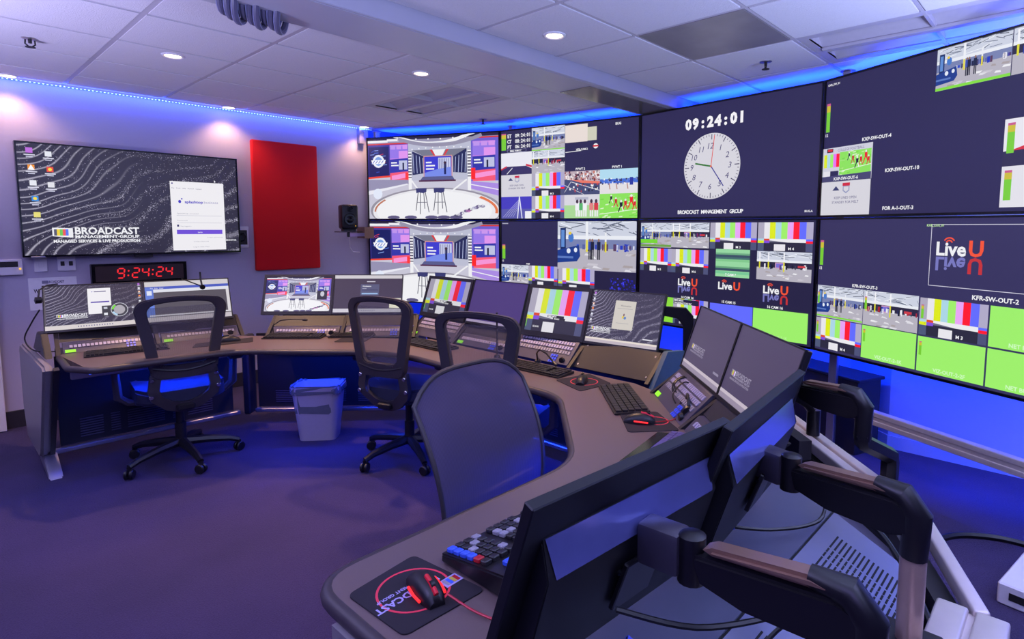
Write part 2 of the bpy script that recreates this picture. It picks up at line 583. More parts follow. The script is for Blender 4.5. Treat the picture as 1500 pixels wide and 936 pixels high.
def warehouse(p, kind=0, sd=1):
    r = random.Random(sd)
    p.R(0, 0, 16, 9, (196, 200, 220))
    p.R(0, 0, 16, 3, (205, 210, 225))
    p.z += 1
    for k in range(26):     # roof trusses
        x = r.uniform(0, 16)
        y = r.uniform(0, 2.3)
        p.line(x, y, x+r.uniform(1, 4), y-r.uniform(-.6, 1.2)+.2, .13, r.choice([(70, 80, 100), (110, 118, 140), (240, 244, 250), (52, 60, 80)]), up=False)
    p.R(0, 2.6, 16, 3.3, (232, 235, 242))
    p.R(0, 3.3, 16, 5, (120, 130, 175) if kind == 0 else (44, 40, 66))
    p.R(0, 5, 16, 9, (182, 178, 190))
    p.z += 1
    for k in range(14):
        x = r.uniform(2, 15)
        y = r.uniform(5.6, 8.6)
        p.poly([(x, y), (x+r.uniform(.5, 2.2), y+.1), (x+r.uniform(.4, 2), y+.5), (x-.3, y+.4)], r.choice([(222, 220, 228), (236, 236, 240), (168, 158, 160), (200, 196, 206)]), up=False)
    p.z += 1
    if kind == 0:
        for k in range(30):
            x = r.uniform(4, 15.6)
            h = r.uniform(.5, 1.4)
            p.R(x, 4.6-h*.4, x+r.uniform(.2, .6), 4.6+h*.6, r.choice([(40, 60, 190), (60, 90, 210), (28, 34, 70), (90, 100, 160), (230, 230, 240), (90, 60, 90)]), up=False)
        p.R(6.0, 0, 6.5, 5.2, (236, 238, 244))
        p.R(6.05, 3.4, 6.45, 5.6, (226, 214, 60))
        p.R(9.9, 2, 10.25, 4.8, (232, 234, 240))
        p.R(9.9, 3.7, 10.25, 5.6, (226, 214, 60))
        p.R(.6, 1.2, 1.8, 6.4, (26, 46, 100))
        p.R(.8, 1.6, 1.5, 4.8, (96, 140, 210))
        p.poly([(0, 5.4), (4.6, 4.4), (4.9, 6.4), (4.2, 7.4), (0, 7.8)], (30, 60, 140))
        p.disc(2.4, 5.5, .42, .5, (225, 232, 245), 10)
        p.disc(3.9, 5.3, .36, .45, (225, 232, 245), 10)
        p.R(0, 6.5, 3.4, 6.9, (90, 120, 190))
        p.disc(2.9, 3.0, .6, .9, (70, 120, 200), 10)
        p.disc(2.7, 2.2, .35, .3, (230, 200, 60), 8)
        for x, c in ((6.9, (60, 80, 170)), (7.4, (30, 34, 60)), (8.7, (28, 36, 66))):
            p.R(x-.35, 3.7, x+.35, 5.2, c)
            p.R(x-.28, 5.2, x-.05, 7.0, (34, 34, 46))
            p.R(x+.05, 5.2, x+.28, 7.0, (34, 34, 46))
            p.disc(x, 3.45, .2, .3, (150, 110, 90), 8)
    else:
        p.R(5.6, 3.4, 8.2, 5.2, (200, 150, 190))
        p.R(5.9, 3.7, 8.0, 4.9, (120, 110, 210))
        p.z += 1
        for k in range(22):
            x = r.uniform(.3, 15.5)
            p.R(x, 4.0+r.uniform(-.3, .4), x+r.uniform(.2, .7), 5.0+r.uniform(0, .6), r.choice([(28, 28, 44), (232, 232, 240), (40, 60, 160), (170, 40, 60), (60, 60, 80)]), up=False)
        for x in (.7, 3.4, 8.0):
            p.R(x, .3, x+.4, 5, (240, 240, 246))
            p.R(x, 3.2, x+.4, 6.2 if x > 7 else 5.4, (222, 216, 40))
        p.R(12.2, 4.1, 14.3, 4.7, (205, 60, 70))

def meter(p, x0, y0, x1, y1):
    h = y1-y0
    p.R(x0, y0, x1, y0+h*.08, (200, 90, 140))
    p.R(x0, y0+h*.08, x1, y0+h*.3, (205, 190, 50))
    p.R(x0, y0+h*.3, x1, y1, (120, 205, 50))

def studio(p, wide=False):
    p.R(0, 0, 16, 9, (200, 198, 214))
    p.R(0, 0, 16, .3, (40, 36, 66))
    p.R(0, .3, 16, 1.0, (150, 146, 176))
    p.poly([(0, .25), (2.6, .25), (2.6, .5), (0, .5)], WH)
    p.poly([(2.5, .15), (5.2, .2), (5.2, .45), (2.5, .4)], WH)
    p.arc(8.3, -10, 11.3, 11.0, 45, 135, .35, (240, 240, 244))
    p.R(0, .6, 5.2, .74, (214, 52, 46))
    p.R(0, .74, 5.2, 4.3, (66, 58, 150))
    p.R(12.6, .35, 16, .5, (214, 52, 46))
    p.R(12.8, .5, 16, 5.0, (110, 96, 205))
    p.R(.1, .95, 2.7, 4.35, (28, 34, 98))
    p.z += 1
    for k in range(14):
        x = rnd.uniform(.2, 2)
        y = rnd.uniform(1.2, 4)
        p.line(x, y, x+rnd.uniform(.2, .8), y-rnd.uniform(0, .25), .07, rnd.choice([(90, 130, 230), (60, 90, 200), (200, 60, 80), (140, 170, 240)]), up=False)
    p.disc(1.35, 2.55, .75, .72, (235, 238, 246), 16)
    p.disc(1.35, 2.55, .5, .5, (120, 160, 225), 12)
    p.poly([(.4, 2.4), (2.3, 2.4), (2.15, 2.85), (.55, 2.85)], (245, 246, 250))
    for k in range(4):
        p.line(.6+k*.38, 2.78, .85+k*.38, 2.48, .08, (60, 90, 190))
    p.poly([(0, 4.3), (3, 4.15), (3, 4.35), (0, 4.5)], (235, 70, 50))
    for x0, x1 in ((2.85, 5.15), (13.0, 15.6)):      # pink side bays with screens
        p.R(x0, .8, x1, 4.9, (200, 130, 230))
        p.R(x0, 1.0, x1, 2.3, (150, 120, 230))
        p.R((x0+x1)/2, 1.5, x1, 4.6, (224, 150, 236))
        for k in range(3):
            p.R(x0+.1+k*(x1-x0)/3, .85, x0+(k+1)*(x1-x0)/3-.05, 1.3, (190+k*12, 150, 236))
        p.poly([(x0, 3.9), (x1, 3.7), (x1, 5.0), (x0, 5.0)], (246, 90, 120))
        p.poly([(x0+.2, 4.2), (x1, 3.9), (x1, 4.4), (x0+.2, 4.7)], (246, 150, 214))
        p.poly([(x0, 2.4), (x1, 2.3), (x1, 3.75), (x0, 3.9)], (52, 56, 170))
        p.R(x0+(x1-x0)*.5, 2.55, x1-.1, 3.55, (190, 194, 226))
        p.R(x0+.15, 2.7, x0+.9, 2.85, WH)
        p.R(x0+.15, 3.0, x0+1.1, 3.15, WH)
        p.R(x0+1.6, 2.8, x0+1.8, 3.6, (24, 26, 60))
    p.R(12.7, 3.6, 13.3, 4.8, (255, 40, 40))
    p.R(4.8, 3.9, 5.2, 4.8, (255, 60, 60))
    p.R(5.2, .75, 12.8, 4.8, (188, 190, 210))
    p.arc(9, -13, 15, 14.2, 70, 110, .38, (150, 146, 170))
    p.z += 1
    for k in range(9):
        p.disc(5.7+k*.85, 1.28-.03*math.sin(k/8*PI)*4+.1, .09, .08, WH, 8, up=False)
    p.z += 1
    for k in range(5):
        p.disc(6.2+k*1.5, .38+abs(k-2)*-.04, .1, .09, WH, 8, up=False)
    for x0, x1 in ((5.2, 5.6), (12.4, 12.8)):      # striped columns
        p.R(x0, 1.6, x1, 4.5, (70, 66, 90))
        p.z += 1
        for k in range(9):
            p.R(x0, 1.65+k*.32, x1, 1.83+k*.32, WH, up=False)
        p.R(x0, 4.5, x1, 6.0, WH)
    p.poly([(5.7, 1.6), (7.4, 2.3), (7.4, 4), (5.7, 4.2)], (40, 44, 88))
    p.poly([(12.3, 1.5), (10.7, 2.3), (10.7, 4), (12.3, 4.1)], (40, 44, 88))
    p.z += 1
    for k in range(4):
        p.line(5.8+k*.4, 1.9+k*.15, 5.9+k*.4, 4.0, .07, (180, 190, 230), up=False)
        p.line(12.2-k*.4, 1.9+k*.15, 12.1-k*.4, 4.0, .07, (180, 190, 230), up=False)
    p.poly([(5.7, 1.5), (12.3, 1.5), (10.7, 2.3), (7.4, 2.3)], (120, 122, 140))
    p.poly([(8.2, 1.5), (9.8, 1.5), (9.4, 2.2), (8.6, 2.2)], WH)
    p.poly([(7.9, 1.5), (8.15, 1.5), (8.6, 2.2), (8.4, 2.2)], (220, 60, 60))
    p.poly([(9.95, 1.5), (10.2, 1.5), (9.7, 2.2), (9.5, 2.2)], (220, 60, 60))
    p.R(7.1, 2.15, 10.6, 4.5, (214, 150, 140))
    p.R(7.2, 2.25, 10.5, 4.45, (62, 62, 206))
    p.R(8.9, 2.4, 10.4, 3.9, (200, 205, 232))
    p.z += 1
    for k in range(6):
        p.R(9.0+k*.22, 2.5, 9.08+k*.22, 3.8, (120, 120, 170), up=False)
    p.poly([(8.9, 3.6), (10.5, 3.4), (10.5, 4.4), (7.2, 4.4), (7.2, 4.0)], (120, 140, 232))
    p.R(9.6, 3.0, 9.85, 4.2, (30, 36, 90))
    p.disc(9.72, 2.95, .16, .16, (60, 30, 50), 8)
    for y, x in ((2.8, 8.1), (3.15, 8.5), (3.5, 8.4)):
        p.R(7.4, y, x, y+.16, WH)
    p.poly([(6.6, 4.85), (10.9, 4.85), (10.6, 4.4), (7.0, 4.4)], (90, 92, 140))
    p.R(6.5, 4.78, 11, 4.95, (84, 46, 76))
    # floor
    p.poly([(0, 4.6), (5.2, 4.7), (5.2, 5.2), (0, 5.8)], (150, 146, 178))
    p.poly([(0, 5.9), (5, 5.1), (5.2, 5.2), (0, 6.3)], (232, 232, 242))
    p.poly([(12.8, 5.0), (16, 5.3), (16, 6.6), (12.8, 5.8)], (170, 140, 226))
    p.poly([(12.8, 5.3), (16, 5.9), (16, 6.0), (12.8, 5.4)], WH)
    p.disc(8.3, 8.1, 8.1, 2.5, (150, 146, 160), 48)
    p.disc(8.3, 8.2, 7.8, 2.45, (232, 231, 236), 48)
    p.arc(8.3, 8.2, 7.6, 2.4, 180, 215, .22, (190, 120, 96))
    p.arc(8.3, 8.2, 7.6, 2.4, 318, 366, .3, (226, 120, 76))
    p.disc(8.1, 8.2, 7.1, 2.25, (240, 240, 243), 48)
    p.disc(1.2, 6.2, .6, .6, (226, 232, 248), 14)
    p.line(5.6, 4.8, 6.7, 6.2, .18, WH)
    p.line(12.3, 4.8, 10.4, 6.1, .18, WH)
    for x in (6.8, 9.0):      # two stools
        for a, b, t in ((-.45, -.75, 8.1), (-.15, -.2, 8.5), (.3, .4, 7.9), (.5, .95, 8.3)):
            p.line(x+a*.9, 6.0, x+b*.95, t, .09, (74, 74, 92))
        p.line(x-.6, 7.2, x+.7, 7.2, .06, (90, 90, 110))
        p.poly([(x-.7, 5.65), (x+.65, 5.65), (x+.6, 6.05), (x+.2, 6.2), (x-.3, 6.1), (x-.65, 6.2)], (58, 60, 112))
    p.z += 1
    for k in range(16):
        x = 11+k*.24
        y = 8.7-k*.085+rnd.uniform(-.1, .1)
        p.disc(x, y, .3, .16, rnd.choice([(70, 66, 96), (180, 176, 204), (236, 236, 242), (110, 100, 140), (200, 120, 190)]), 8, up=False)
    for x in (3.2, 5.4, 8, 9.5, 11):
        p.disc(x, 8.85, .8, .22, (96, 90, 130), 10, up=False)

def football(p):
    p.R(0, 0, 16, 9, (140, 226, 90))
    p.z += 1
    for k in range(40):
        x, y = rnd.uniform(0, 16), rnd.uniform(0, 9)
        p.poly([(x, y), (x+1.5, y-.2), (x+1.2, y+.3), (x-.2, y+.35)], rnd.choice([(196, 236, 150), (120, 214, 70), (160, 226, 120), (220, 240, 200)]), up=False)
    p.line(0, 7.6, 16, 5.8, .25, (230, 244, 220))
    for x, y, s, c in ((11, 3.8, 1, (214, 26, 40)), (13.4, 2.6, 1.2, (232, 30, 40)), (9.2, 4.4, 1.1, (30, 30, 50)), (7, 3, .9, (200, 30, 44)), (5, 1.8, .8, (28, 34, 48)), (14.8, 4, .9, (220, 30, 44))):
        p.poly([(x-.6*s, y-1*s), (x+.6*s, y-1.1*s), (x+.5*s, y+.5*s), (x-.4*s, y+.6*s)], c)
        p.line(x-.3*s, y+.4*s, x-1*s, y+2.2*s, .4*s, c)
        p.line(x+.3*s, y+.4*s, x+.9*s, y+2.0*s, .4*s, WH if c[0] < 60 else c)
        p.disc(x, y-1.4*s, .38*s, .42*s, (236, 232, 232), 8)

def crowd(p, cols, n, y0, y1, sd=3, s=.5):
    r = random.Random(sd)
    p.z += 1
    for k in range(n):
        x, y = r.uniform(0, 15.6), r.uniform(y0, y1)
        p.R(x, y, x+r.uniform(.3, 1)*s, y+r.uniform(.4, 1.2)*s, r.choice(cols), up=False)

def keeplines(p):
    p.R(0, 0, 16, 9, (214, 212, 220))
    p.poly([(3.8, 2.4), (5, 1.2), (6.2, 2.4)], (60, 64, 110))
    p.R(7.2, .5, 9.6, 1.3, (206, 40, 60))
    p.poly([(7.3, 1.3), (9.5, 1.3), (9.5, 2.6), (8.4, 3.3), (7.3, 2.6)], (150, 156, 190))
    p.poly([(7.6, 1.5), (9.2, 1.5), (9.2, 2.4), (8.4, 2.9), (7.6, 2.4)], (214, 212, 220))
    p.T('KEEP LINES OPEN', 8.2, 4.7, .95, (70, 66, 120), align='c')
    p.T('STANDBY FOR MELT', 8.2, 5.9, .95, (70, 66, 120), align='c')

def liveu(p, x, y, s, refl=True):
    p.T('Live', x, y, s, WH, True)
    p.T('U', x+1.72*s, y, s*1.12, (242, 84, 50), True)
    p.arc(x+.68*s, y-.62*s, .2*s, .2*s, 200, 340, .07*s, (242, 84, 50), 8)
    p.arc(x+.68*s, y-.62*s, .34*s, .34*s, 210, 330, .07*s, (242, 84, 50), 8)
    if refl:
        p.T('Live', x, y+.12*s, s, (120, 120, 190), True, flip=True)
        p.T('U', x+1.72*s, y+.12*s, s*1.12, (196, 50, 54), True, flip=True)

def bcast(p, x, y, s, sub=True, c=WH):
    """company logo: small colour bar screen plus two lines of lettering"""
    p.poly([(x, y), (x+1.5*s, y+.05*s), (x+1.5*s, y+.95*s), (x, y+.8*s)], c)
    cs = [(90, 90, 110), (240, 210, 60), (110, 200, 90), (240, 90, 90), (90, 120, 240), (235, 235, 240)]
    for k in range(6):
        p.R(x+.12*s+k*.21*s, y+.15*s, x+.33*s+k*.21*s, y+.75*s, cs[k], up=(k == 0))
    p.T('BROADCAST', x+1.65*s, y+.62*s, .95*s, c, True, width=5.1*s)
    p.T('MANAGEMENT·GROUP', x+1.65*s, y+1.0*s, .42*s, c, True, width=5.1*s)
    if sub:
        p.T('MANAGED SERVICES & LIVE PRODUCTION', x+.05*s, y+1.42*s, .4*s, c, True, width=6.7*s)

def lights_meter_tile(p, x0, y0, x1, y1, what, **k):
    p.frame(x0, y0, x1, y1)
    {'bars': bars, 'wh': warehouse}[what](p, **k)
    p.full()
BG = (46, 42, 82)
BLK = (38, 34, 66)
VIVID = (158, 240, 106)

def pic_col2_top():
    p = Pic()
    p.R(0, 0, 16, 9, BG)
    meter(p, .05, .25, .65, 1.95)
    for k, t in enumerate(('ET  09:24:01', 'CT  08:24:01', 'PT  06:24:01')):
        p.T(t, .85, .72+k*.55, .5, WH, True, mono=.25)
    p.R(.8, 1.92, 3.3, 2.2, (120, 120, 160))
    p.R(.86, 1.97, 3.24, 2.16, BLK)
    p.T('BMG WMOC', 1.2, 2.16, .26, WH, True)
    p.frame(0, 2.25, 4, 4.5)
    p.R(0, 0, 16, 9, (232, 232, 240))
    p.poly([(0, 7), (3, 5.6), (13, 5.6), (16, 6.8), (16, 9), (0, 9)], (56, 50, 96))
    p.poly([(0, 6.4), (3, 5.2), (3, 5.9), (0, 7)], (206, 50, 70))
    p.poly([(13, 4.8), (16, 5.6), (16, 6.4), (13, 5.6)], (206, 50, 70))
    p.line(3, 8.6, 6, 6.2, .3, WH)
    p.full().frame(0, 4.5, 4, 6.75)
    keeplines(p)
    p.full().frame(0, 6.75, 4, 9)
    p.R(0, 0, 16, 9, (70, 62, 190))
    p.R(0, 5, 16, 9, (90, 90, 170))
    p.line(9.6, 0, 8.6, 9, .5, (226, 228, 246))
    p.line(9.6, 0, 11, 9, .5, (226, 228, 246))
    for k in range(5):
        p.line(9.5, 1.2+k*.6, 1+k*1.3, 8.4, .16, (190, 190, 232))
    p.R(12.5, 6, 15.8, 9, WH)
    p.full()
    lights_meter_tile(p, 4, 0, 8, 2.25, 'wh', kind=0, sd=3)
    p.R(4, 2.15, 8, 2.25, (140, 220, 70))
    lights_meter_tile(p, 4, 2.25, 8, 4.5, 'wh', kind=1, sd=4)
    lights_meter_tile(p, 4, 4.5, 8, 6.75, 'bars', cam='M 3')
    lights_meter_tile(p, 4, 6.75, 8, 9, 'bars', cam='M 4')
    p.R(8.05, .1, 10.6, 1.75, (232, 220, 214))
    p.R(10.6, .45, 11.6, 1.7, (206, 206, 186))
    p.disc(11.5, 2.25, .26, .24, WH, 14)
    p.R(11.2, 2.17, 11.8, 2.32, (210, 40, 50))
    p.T('XFR-CAM-2', 9.3, 2.55, .26, WH, True)
    p.line(8.1, 2.65, 9.9, 2.58, .06, WH)
    p.T('BUG', 13.6, .5, .3, WH, True)
    p.T('PVWT 2', 9.3, 4.4, .3, WH, True)
    p.T('PVWT 1', 13.3, 4.4, .3, WH, True)
    p.frame(8, 4.5, 12, 6.75)
    p.R(0, 0, 16, 9, (190, 170, 180))
    crowd(p, [(120, 40, 60), (236, 226, 226), (60, 50, 70), (200, 120, 100), (240, 236, 240)], 120, 0, 3.4, 5, .9)
    p.poly([(0, 3), (16, 5), (16, 9), (0, 9)], (70, 76, 116))
    p.poly([(3, 3.2), (16, 4.2), (16, 5), (8, 4.6)], (232, 120, 100))
    for a in ((0, 5.2, 9, 9), (3, 4, 16, 7.6), (0, 8, 3, 4)):
        p.line(*a, .2, (230, 230, 240))
    crowd(p, [(28, 28, 40), (236, 236, 240), (200, 60, 60)], 26, 4.2, 8, 6, .8)
    p.full().frame(12, 4.5, 16, 6.75)
    p.R(0, 0, 16, 3.8, (178, 218, 238))
    p.R(0, 3.6, 16, 5.4, (70, 110, 214))
    p.R(0, 5.2, 16, 9, (226, 222, 226))
    crowd(p, [(40, 60, 150), (236, 236, 244), (130, 150, 220), (60, 50, 70)], 60, 3.2, 5.2, 8, .7)
    p.R(12.6, 3.2, 14, 6, (44, 56, 160))
    for x in (4, 7, 11.5):
        p.line(x, 5.2, x+.4, 7.4, .4, (180, 130, 120))
    p.full().frame(8, 6.75, 12, 9)
    p.R(0, 0, 16, 4, (216, 214, 224))
    p.R(0, 4, 16, 9, (170, 216, 150))
    p.R(5, 1, 11, 2, (180, 180, 200))
    for x, c in ((7.6, (90, 180, 110)), (6, (240, 240, 244)), (12.4, (226, 130, 130)), (14.5, (214, 60, 70)), (9.5, (240, 240, 244))):
        p.R(x-.9, 3.2, x+.9, 6, c)
        p.R(x-.7, 6, x-.1, 8.4, WH)
        p.R(x+.2, 6, x+.8, 8.4, WH)
        p.disc(x, 2.6, .6, .8, (70, 50, 70), 8)
    p.full().frame(12, 6.75, 16, 9)
    football(p)
    p.full()
    return p

def pic_col2_bot():
    p = Pic()
    p.R(0, 0, 16, 9, BG)
    meter(p, .1, 2.4, .5, 3.9)
    p.T('12', .1, 4.2, .25, WH, True)
    p.R(.1, .15, .9, .25, (170, 170, 190))
    lights_meter_tile(p, 7.2, 0, 15.9, 4.7, 'wh', kind=0, sd=11)
    p.T('PGM', 3.3, 4.42, .22, WH, True)
    lights_meter_tile(p, 0, 4.5, 3.6, 6.6, 'wh', kind=0, sd=12)
    lights_meter_tile(p, 3.6, 4.5, 7.2, 6.6, 'bars')
    lights_meter_tile(p, 7.3, 4.6, 11.5, 6.7, 'bars')
    p.R(11.5, 4.75, 16, 6.9, BLK)
    crowd(p.frame(13.2, 5.3, 15.9, 6.6), [(40, 40, 190), (70, 70, 240), (30, 30, 120)], 90, 0, 8.6, 9, 1)
    p.full()
    lights_meter_tile(p, 0, 6.8, 3.9, 8.9, 'bars')
    lights_meter_tile(p, 4, 6.8, 7.9, 8.9, 'bars')
    return p

def pic_clock():
    p = Pic()
    p.R(0, 0, 16, 9, BG)
    p.T('09:24:01', 7.45, 1.78, 1.12, (244, 242, 246), 1.9, mono=.70, align='c')
    X, Y, RX = 7.28, 4.95, 2.62
    p.disc(X, Y, RX, RX, (214, 212, 220), 64)
    p.z += 1
    for k in range(60):
        a = k*PI/30
        L = .42 if k % 5 == 0 else .16
        p.line(X+math.sin(a)*(RX-.08), Y-math.cos(a)*(RX-.08), X+math.sin(a)*(RX-.08-L), Y-math.cos(a)*(RX-.08-L), .07 if k % 5 == 0 else .045, (66, 62, 90), up=False)
    for k in range(1, 13):
        a = k*PI/6
        p.T(str(k), X+math.sin(a)*1.78-.1, Y-math.cos(a)*1.62+.22, .66, (66, 60, 110), align='c', shear=.2)
    a = math.radians(282)
    p.line(X, Y, X+math.sin(a)*1.55, Y-math.cos(a)*1.55, .13, (60, 120, 50))
    a = math.radians(144)
    p.line(X, Y, X+math.sin(a)*2.0, Y-math.cos(a)*2.0, .08, (40, 40, 140))
    a = math.radians(6)
    p.line(X-math.sin(a)*.1, Y+math.cos(a)*.1, X+math.sin(a)*2.45, Y-math.cos(a)*2.45, .06, (226, 60, 40))
    p.disc(X, Y, .08, .08, (230, 90, 40), 10)
    p.T('BROADCAST MANAGEMENT GROUP', 7.2, 8.72, .42, WH, True, mono=.238, align='c')
    p.T('BUG.A', 15.1, 8.75, .2, WH, True)
    return p

def pic_col3_bot():
    p = Pic()
    p.R(0, 0, 16, 9, BLK)
    lights_meter_tile(p, .1, .15, 3.5, 2.3, 'wh', kind=0, sd=5)
    p.R(.1, 1.6, 2.0, 1.95, (120, 214, 50))
    p.R(.1, 2.05, 3.5, 2.25, (110, 160, 70))
    lights_meter_tile(p, 3.5, .15, 7.3, 2.25, 'wh', kind=1, sd=6)
    lights_meter_tile(p, 7.4, .15, 11.5, 2.25, 'bars', cam='M 3')
    lights_meter_tile(p, 11.6, .15, 15.8, 2.25, 'bars', cam='M 4')
    lights_meter_tile(p, .1, 2.4, 3.6, 4.4, 'bars', cam='M 5')
    lights_meter_tile(p, 3.6, 2.4, 7.3, 4.4, 'bars', cam='M 6')
    p.frame(8.0, 2.25, 11.0, 4.45)
    p.R(0, 0, 16, 9, (150, 214, 160))
    for y, c in ((1.2, (110, 170, 130)), (1.8, (60, 80, 100)), (2.6, (70, 110, 110)), (3.2, (130, 200, 140)), (5.6, (100, 160, 120)), (6.2, (56, 76, 96)), (7.2, (120, 200, 150))):
        p.R(0, y, 16, y+.8, c)
    p.full()
    p.T('7 CAM 7', 8.9, 4.35, .26, WH, True)
    lights_meter_tile(p, 11.6, 2.3, 15.8, 4.45, 'wh', kind=1, sd=7)
    for x, r, n in ((4.35, True, '14 CAM 14'), (8.3, False, '15 CAM 15'), (12.2, True, '16 CAM 16')):
        liveu(p, x, 5.45, .8, r)
        p.T(n, x+1.0, 6.55, .27, WH, True, align='c')
    p.R(2.4, 6.6, 3.9, 8.8, (140, 220, 60))
    p.frame(3.9, 6.6, 7.4, 8.8)
    bars(p)
    p.R(.2, .2, 12, 2, BLK)
    p.T('BMG MOC', .5, 1.0, .95, WH, True)
    p.T('WASHINGTON DC', .5, 1.95, .95, WH, True)
    p.R(1, 7.4, 15, 9, BLK)
    p.T('09:24:01', 3, 8.8, 1.2, WH, True)
    p.full()
    p.R(7.6, 6.65, 11.4, 8.85, (98, 108, 255))
    p.R(11.45, 6.65, 15.7, 8.85, VIVID)
    p.T('VIZ-OUT-2-1K', 12.6, 8.75, .26, (196, 250, 170))
    return p

def pic_col4_top():
    p = Pic()
    p.R(0, 0, 16, 9, BG)
    meter(p, .12, 1.5, .42, 3.4)
    p.T('12', .1, 3.7, .26, WH, True)
    p.T('KXR_SW_01', .15, .35, .18, WH, True)
    lights_meter_tile(p, 7.8, 0, 11.7, 2.25, 'wh', kind=0, sd=21)
    p.R(7.8, 2.1, 11.7, 2.25, (130, 220, 60))
    lights_meter_tile(p, 11.75, 0, 15.9, 2.25, 'wh', kind=1, sd=22)
    p.T('KXP-SW-OUT-4', 3.1, 4.35, .3, WH, True)
    p.frame(0, 4.5, 3.92, 6.75)
    p.R(0, 0, 16, 9, (206, 206, 220))
    p.R(1.3, .2, 3.4, 1.2, (30, 26, 40))
    p.R(1.6, .35, 3.2, .95, (220, 50, 50))
    p.T('COLLEGE FOOTBALL', 5, 1.15, 1.0, (110, 106, 140), width=8.5)
    for k, c in enumerate(((222, 234, 20), (172, 214, 230), (160, 240, 105), (232, 120, 245), (255, 26, 46))):
        p.R(.4+k*1.05, 1.7, 1.45+k*1.05, 5.2, c, up=(k == 0))
    p.R(.4, 6.2, 2.7, 8.4, (226, 224, 232))
    p.R(2.7, 6.2, 5.5, 8.4, (44, 42, 82))
    p.full().frame(1.4, 4.85, 3.85, 6.35)
    football(p)
    p.full()
    p.poly([(0, 6.4), (3.9, 6.3), (3.9, 6.75), (0, 6.75)], (70, 68, 110))
    p.T('KXP-SW-OUT-6', 1.0, 6.68, .28, WH, True)
    p.frame(0, 6.77, 3.9, 9)
    keeplines(p)
    p.full()
    p.T('KXP-SW-OUT-10', 4.9, 6.45, .3, WH, True)
    p.T('FOR A-1-OUT-3', 4.85, 8.75, .3, WH, True)
    p.R(11.65, 4.4, 16, 6.7, (232, 230, 238))
    p.poly([(11.65, 6), (16, 5.6), (16, 6.7), (11.65, 6.7)], (50, 46, 78))
    p.poly([(11.9, 6), (13.2, 5.6), (16, 5.6), (16, 5.8)], (214, 50, 60))
    p.R(11.65, 6.75, 16, 8.8, (226, 224, 232))
    for y in (4.6, 6.95):
        meter(p, 11.8, y, 12.15, y+1.5)
    return p

def pic_col4_bot():
    p = Pic()
    p.R(0, 0, 16, 9, (54, 50, 92))
    meter(p, .1, 1.4, .38, 3.1)
    p.T('12', .1, 3.4, .26, WH, True)
    for a in ((8.1, .35, 15.9, .35), (8.1, 3.8, 15.9, 3.8), (8.1, .35, 8.1, 3.8), (15.9, .35, 15.9, 3.8)):
        p.line(*a, .035, (210, 208, 226))
    p.T('KXR_LOS_01', 7.8, .45, .18, (190, 230, 160), True)
    liveu(p, 8.45, 2.05, 1.05)
    p.T('KFR-SW-OUT-3', 2.9, 4.4, .28, WH, True)
    p.T('KFR-SW-OUT-2', 10.6, 4.35, .34, WH, True)
    lights_meter_tile(p, .05, 4.5, 3.8, 6.7, 'wh', kind=0, sd=31)
    p.R(.05, 6.55, 3.8, 6.65, (130, 220, 60))
    lights_meter_tile(p, 3.85, 4.5, 7.6, 6.7, 'wh', kind=1, sd=32)
    lights_meter_tile(p, 7.7, 4.55, 11.5, 6.7, 'bars', cam='M 3')
    lights_meter_tile(p, .05, 6.75, 3.8, 8.85, 'bars', cam='M 4')
    for x0, y0, x1, y1, t in ((3.85, 6.75, 7.6, 8.85, 'VIZ-OUT-2-1K'), (7.7, 6.8, 11.5, 8.85, 'VIZ-OUT-2-2F'), (11.6, 4.55, 15.9, 6.7, 'NET BUG'), (11.6, 6.8, 15.9, 8.85, 'NET BUG')):
        p.R(x0, y0, x1, y1, VIVID)
        p.T(t, x0+1.0, y1-.12, .3, (206, 250, 190), True)
    for x, y in ((3.95, 4.9), (7.8, 4.95), (.12, 4.95), (3.95, 7.0), (7.8, 7.1), (.12, 7.0)):
        meter(p, x, y, x+.16, y+.8)
    return p

def dialog(p, x0, y0, x1, y1, small=False):
    w, h = x1-x0, y1-y0
    p.R(x0, y0, x1, y1, (238, 236, 240))
    X = lambda u: x0+w*u
    Y = lambda v: y0+h*v
    if small:
        p.disc(X(.2), Y(.13), .1, .1, (70, 60, 180), 8)
        p.R(X(.28), Y(.11), X(.8), Y(.15), (120, 116, 150))
        p.R(X(.12), Y(.52), X(.92), Y(.57), (90, 70, 170))
        return
    p.disc(X(.04), Y(.03), .07, .07, (70, 60, 140), 10)
    p.T('File   Tools   Help   Account   Support', X(.03), Y(.105), .14, (90, 86, 120), width=w*.55)
    p.disc(X(.16), Y(.29), .12, .15, (64, 50, 190), 12)
    p.disc(X(.2), Y(.25), .07, .07, (64, 50, 190), 10)
    p.T('splashtop', X(.25), Y(.31), .34, (70, 56, 190), True, width=w*.34)
    p.T('business', X(.61), Y(.31), .34, (150, 146, 190), width=w*.27)
    p.T('Splashtop account', X(.1), Y(.47), .14, (140, 140, 160), width=w*.4)
    p.R(X(.09), Y(.49), X(.94), Y(.495), (190, 190, 205))
    p.T('Password', X(.1), Y(.57), .14, (150, 150, 170), width=w*.18)
    p.R(X(.09), Y(.595), X(.94), Y(.6), (190, 190, 205))
    p.R(X(.09), Y(.625), X(.125), Y(.655), (60, 56, 110))
    p.T('Stay logged in', X(.15), Y(.655), .13, (140, 140, 160), width=w*.2)
    p.R(X(.08), Y(.7), X(.94), Y(.765), (112, 80, 214))
    p.T('Log in', X(.51), Y(.745), .16, WH, True, align='c')
    p.T('Forgot password?', X(.94), Y(.82), .12, (160, 160, 180), align='r', width=w*.3)
    p.T('Create a free trial', X(.52), Y(.88), .12, (140, 140, 160), align='c', width=w*.28)
    p.T('Log in with SSO', X(.52), Y(.96), .12, (140, 140, 160), align='c', width=w*.3)

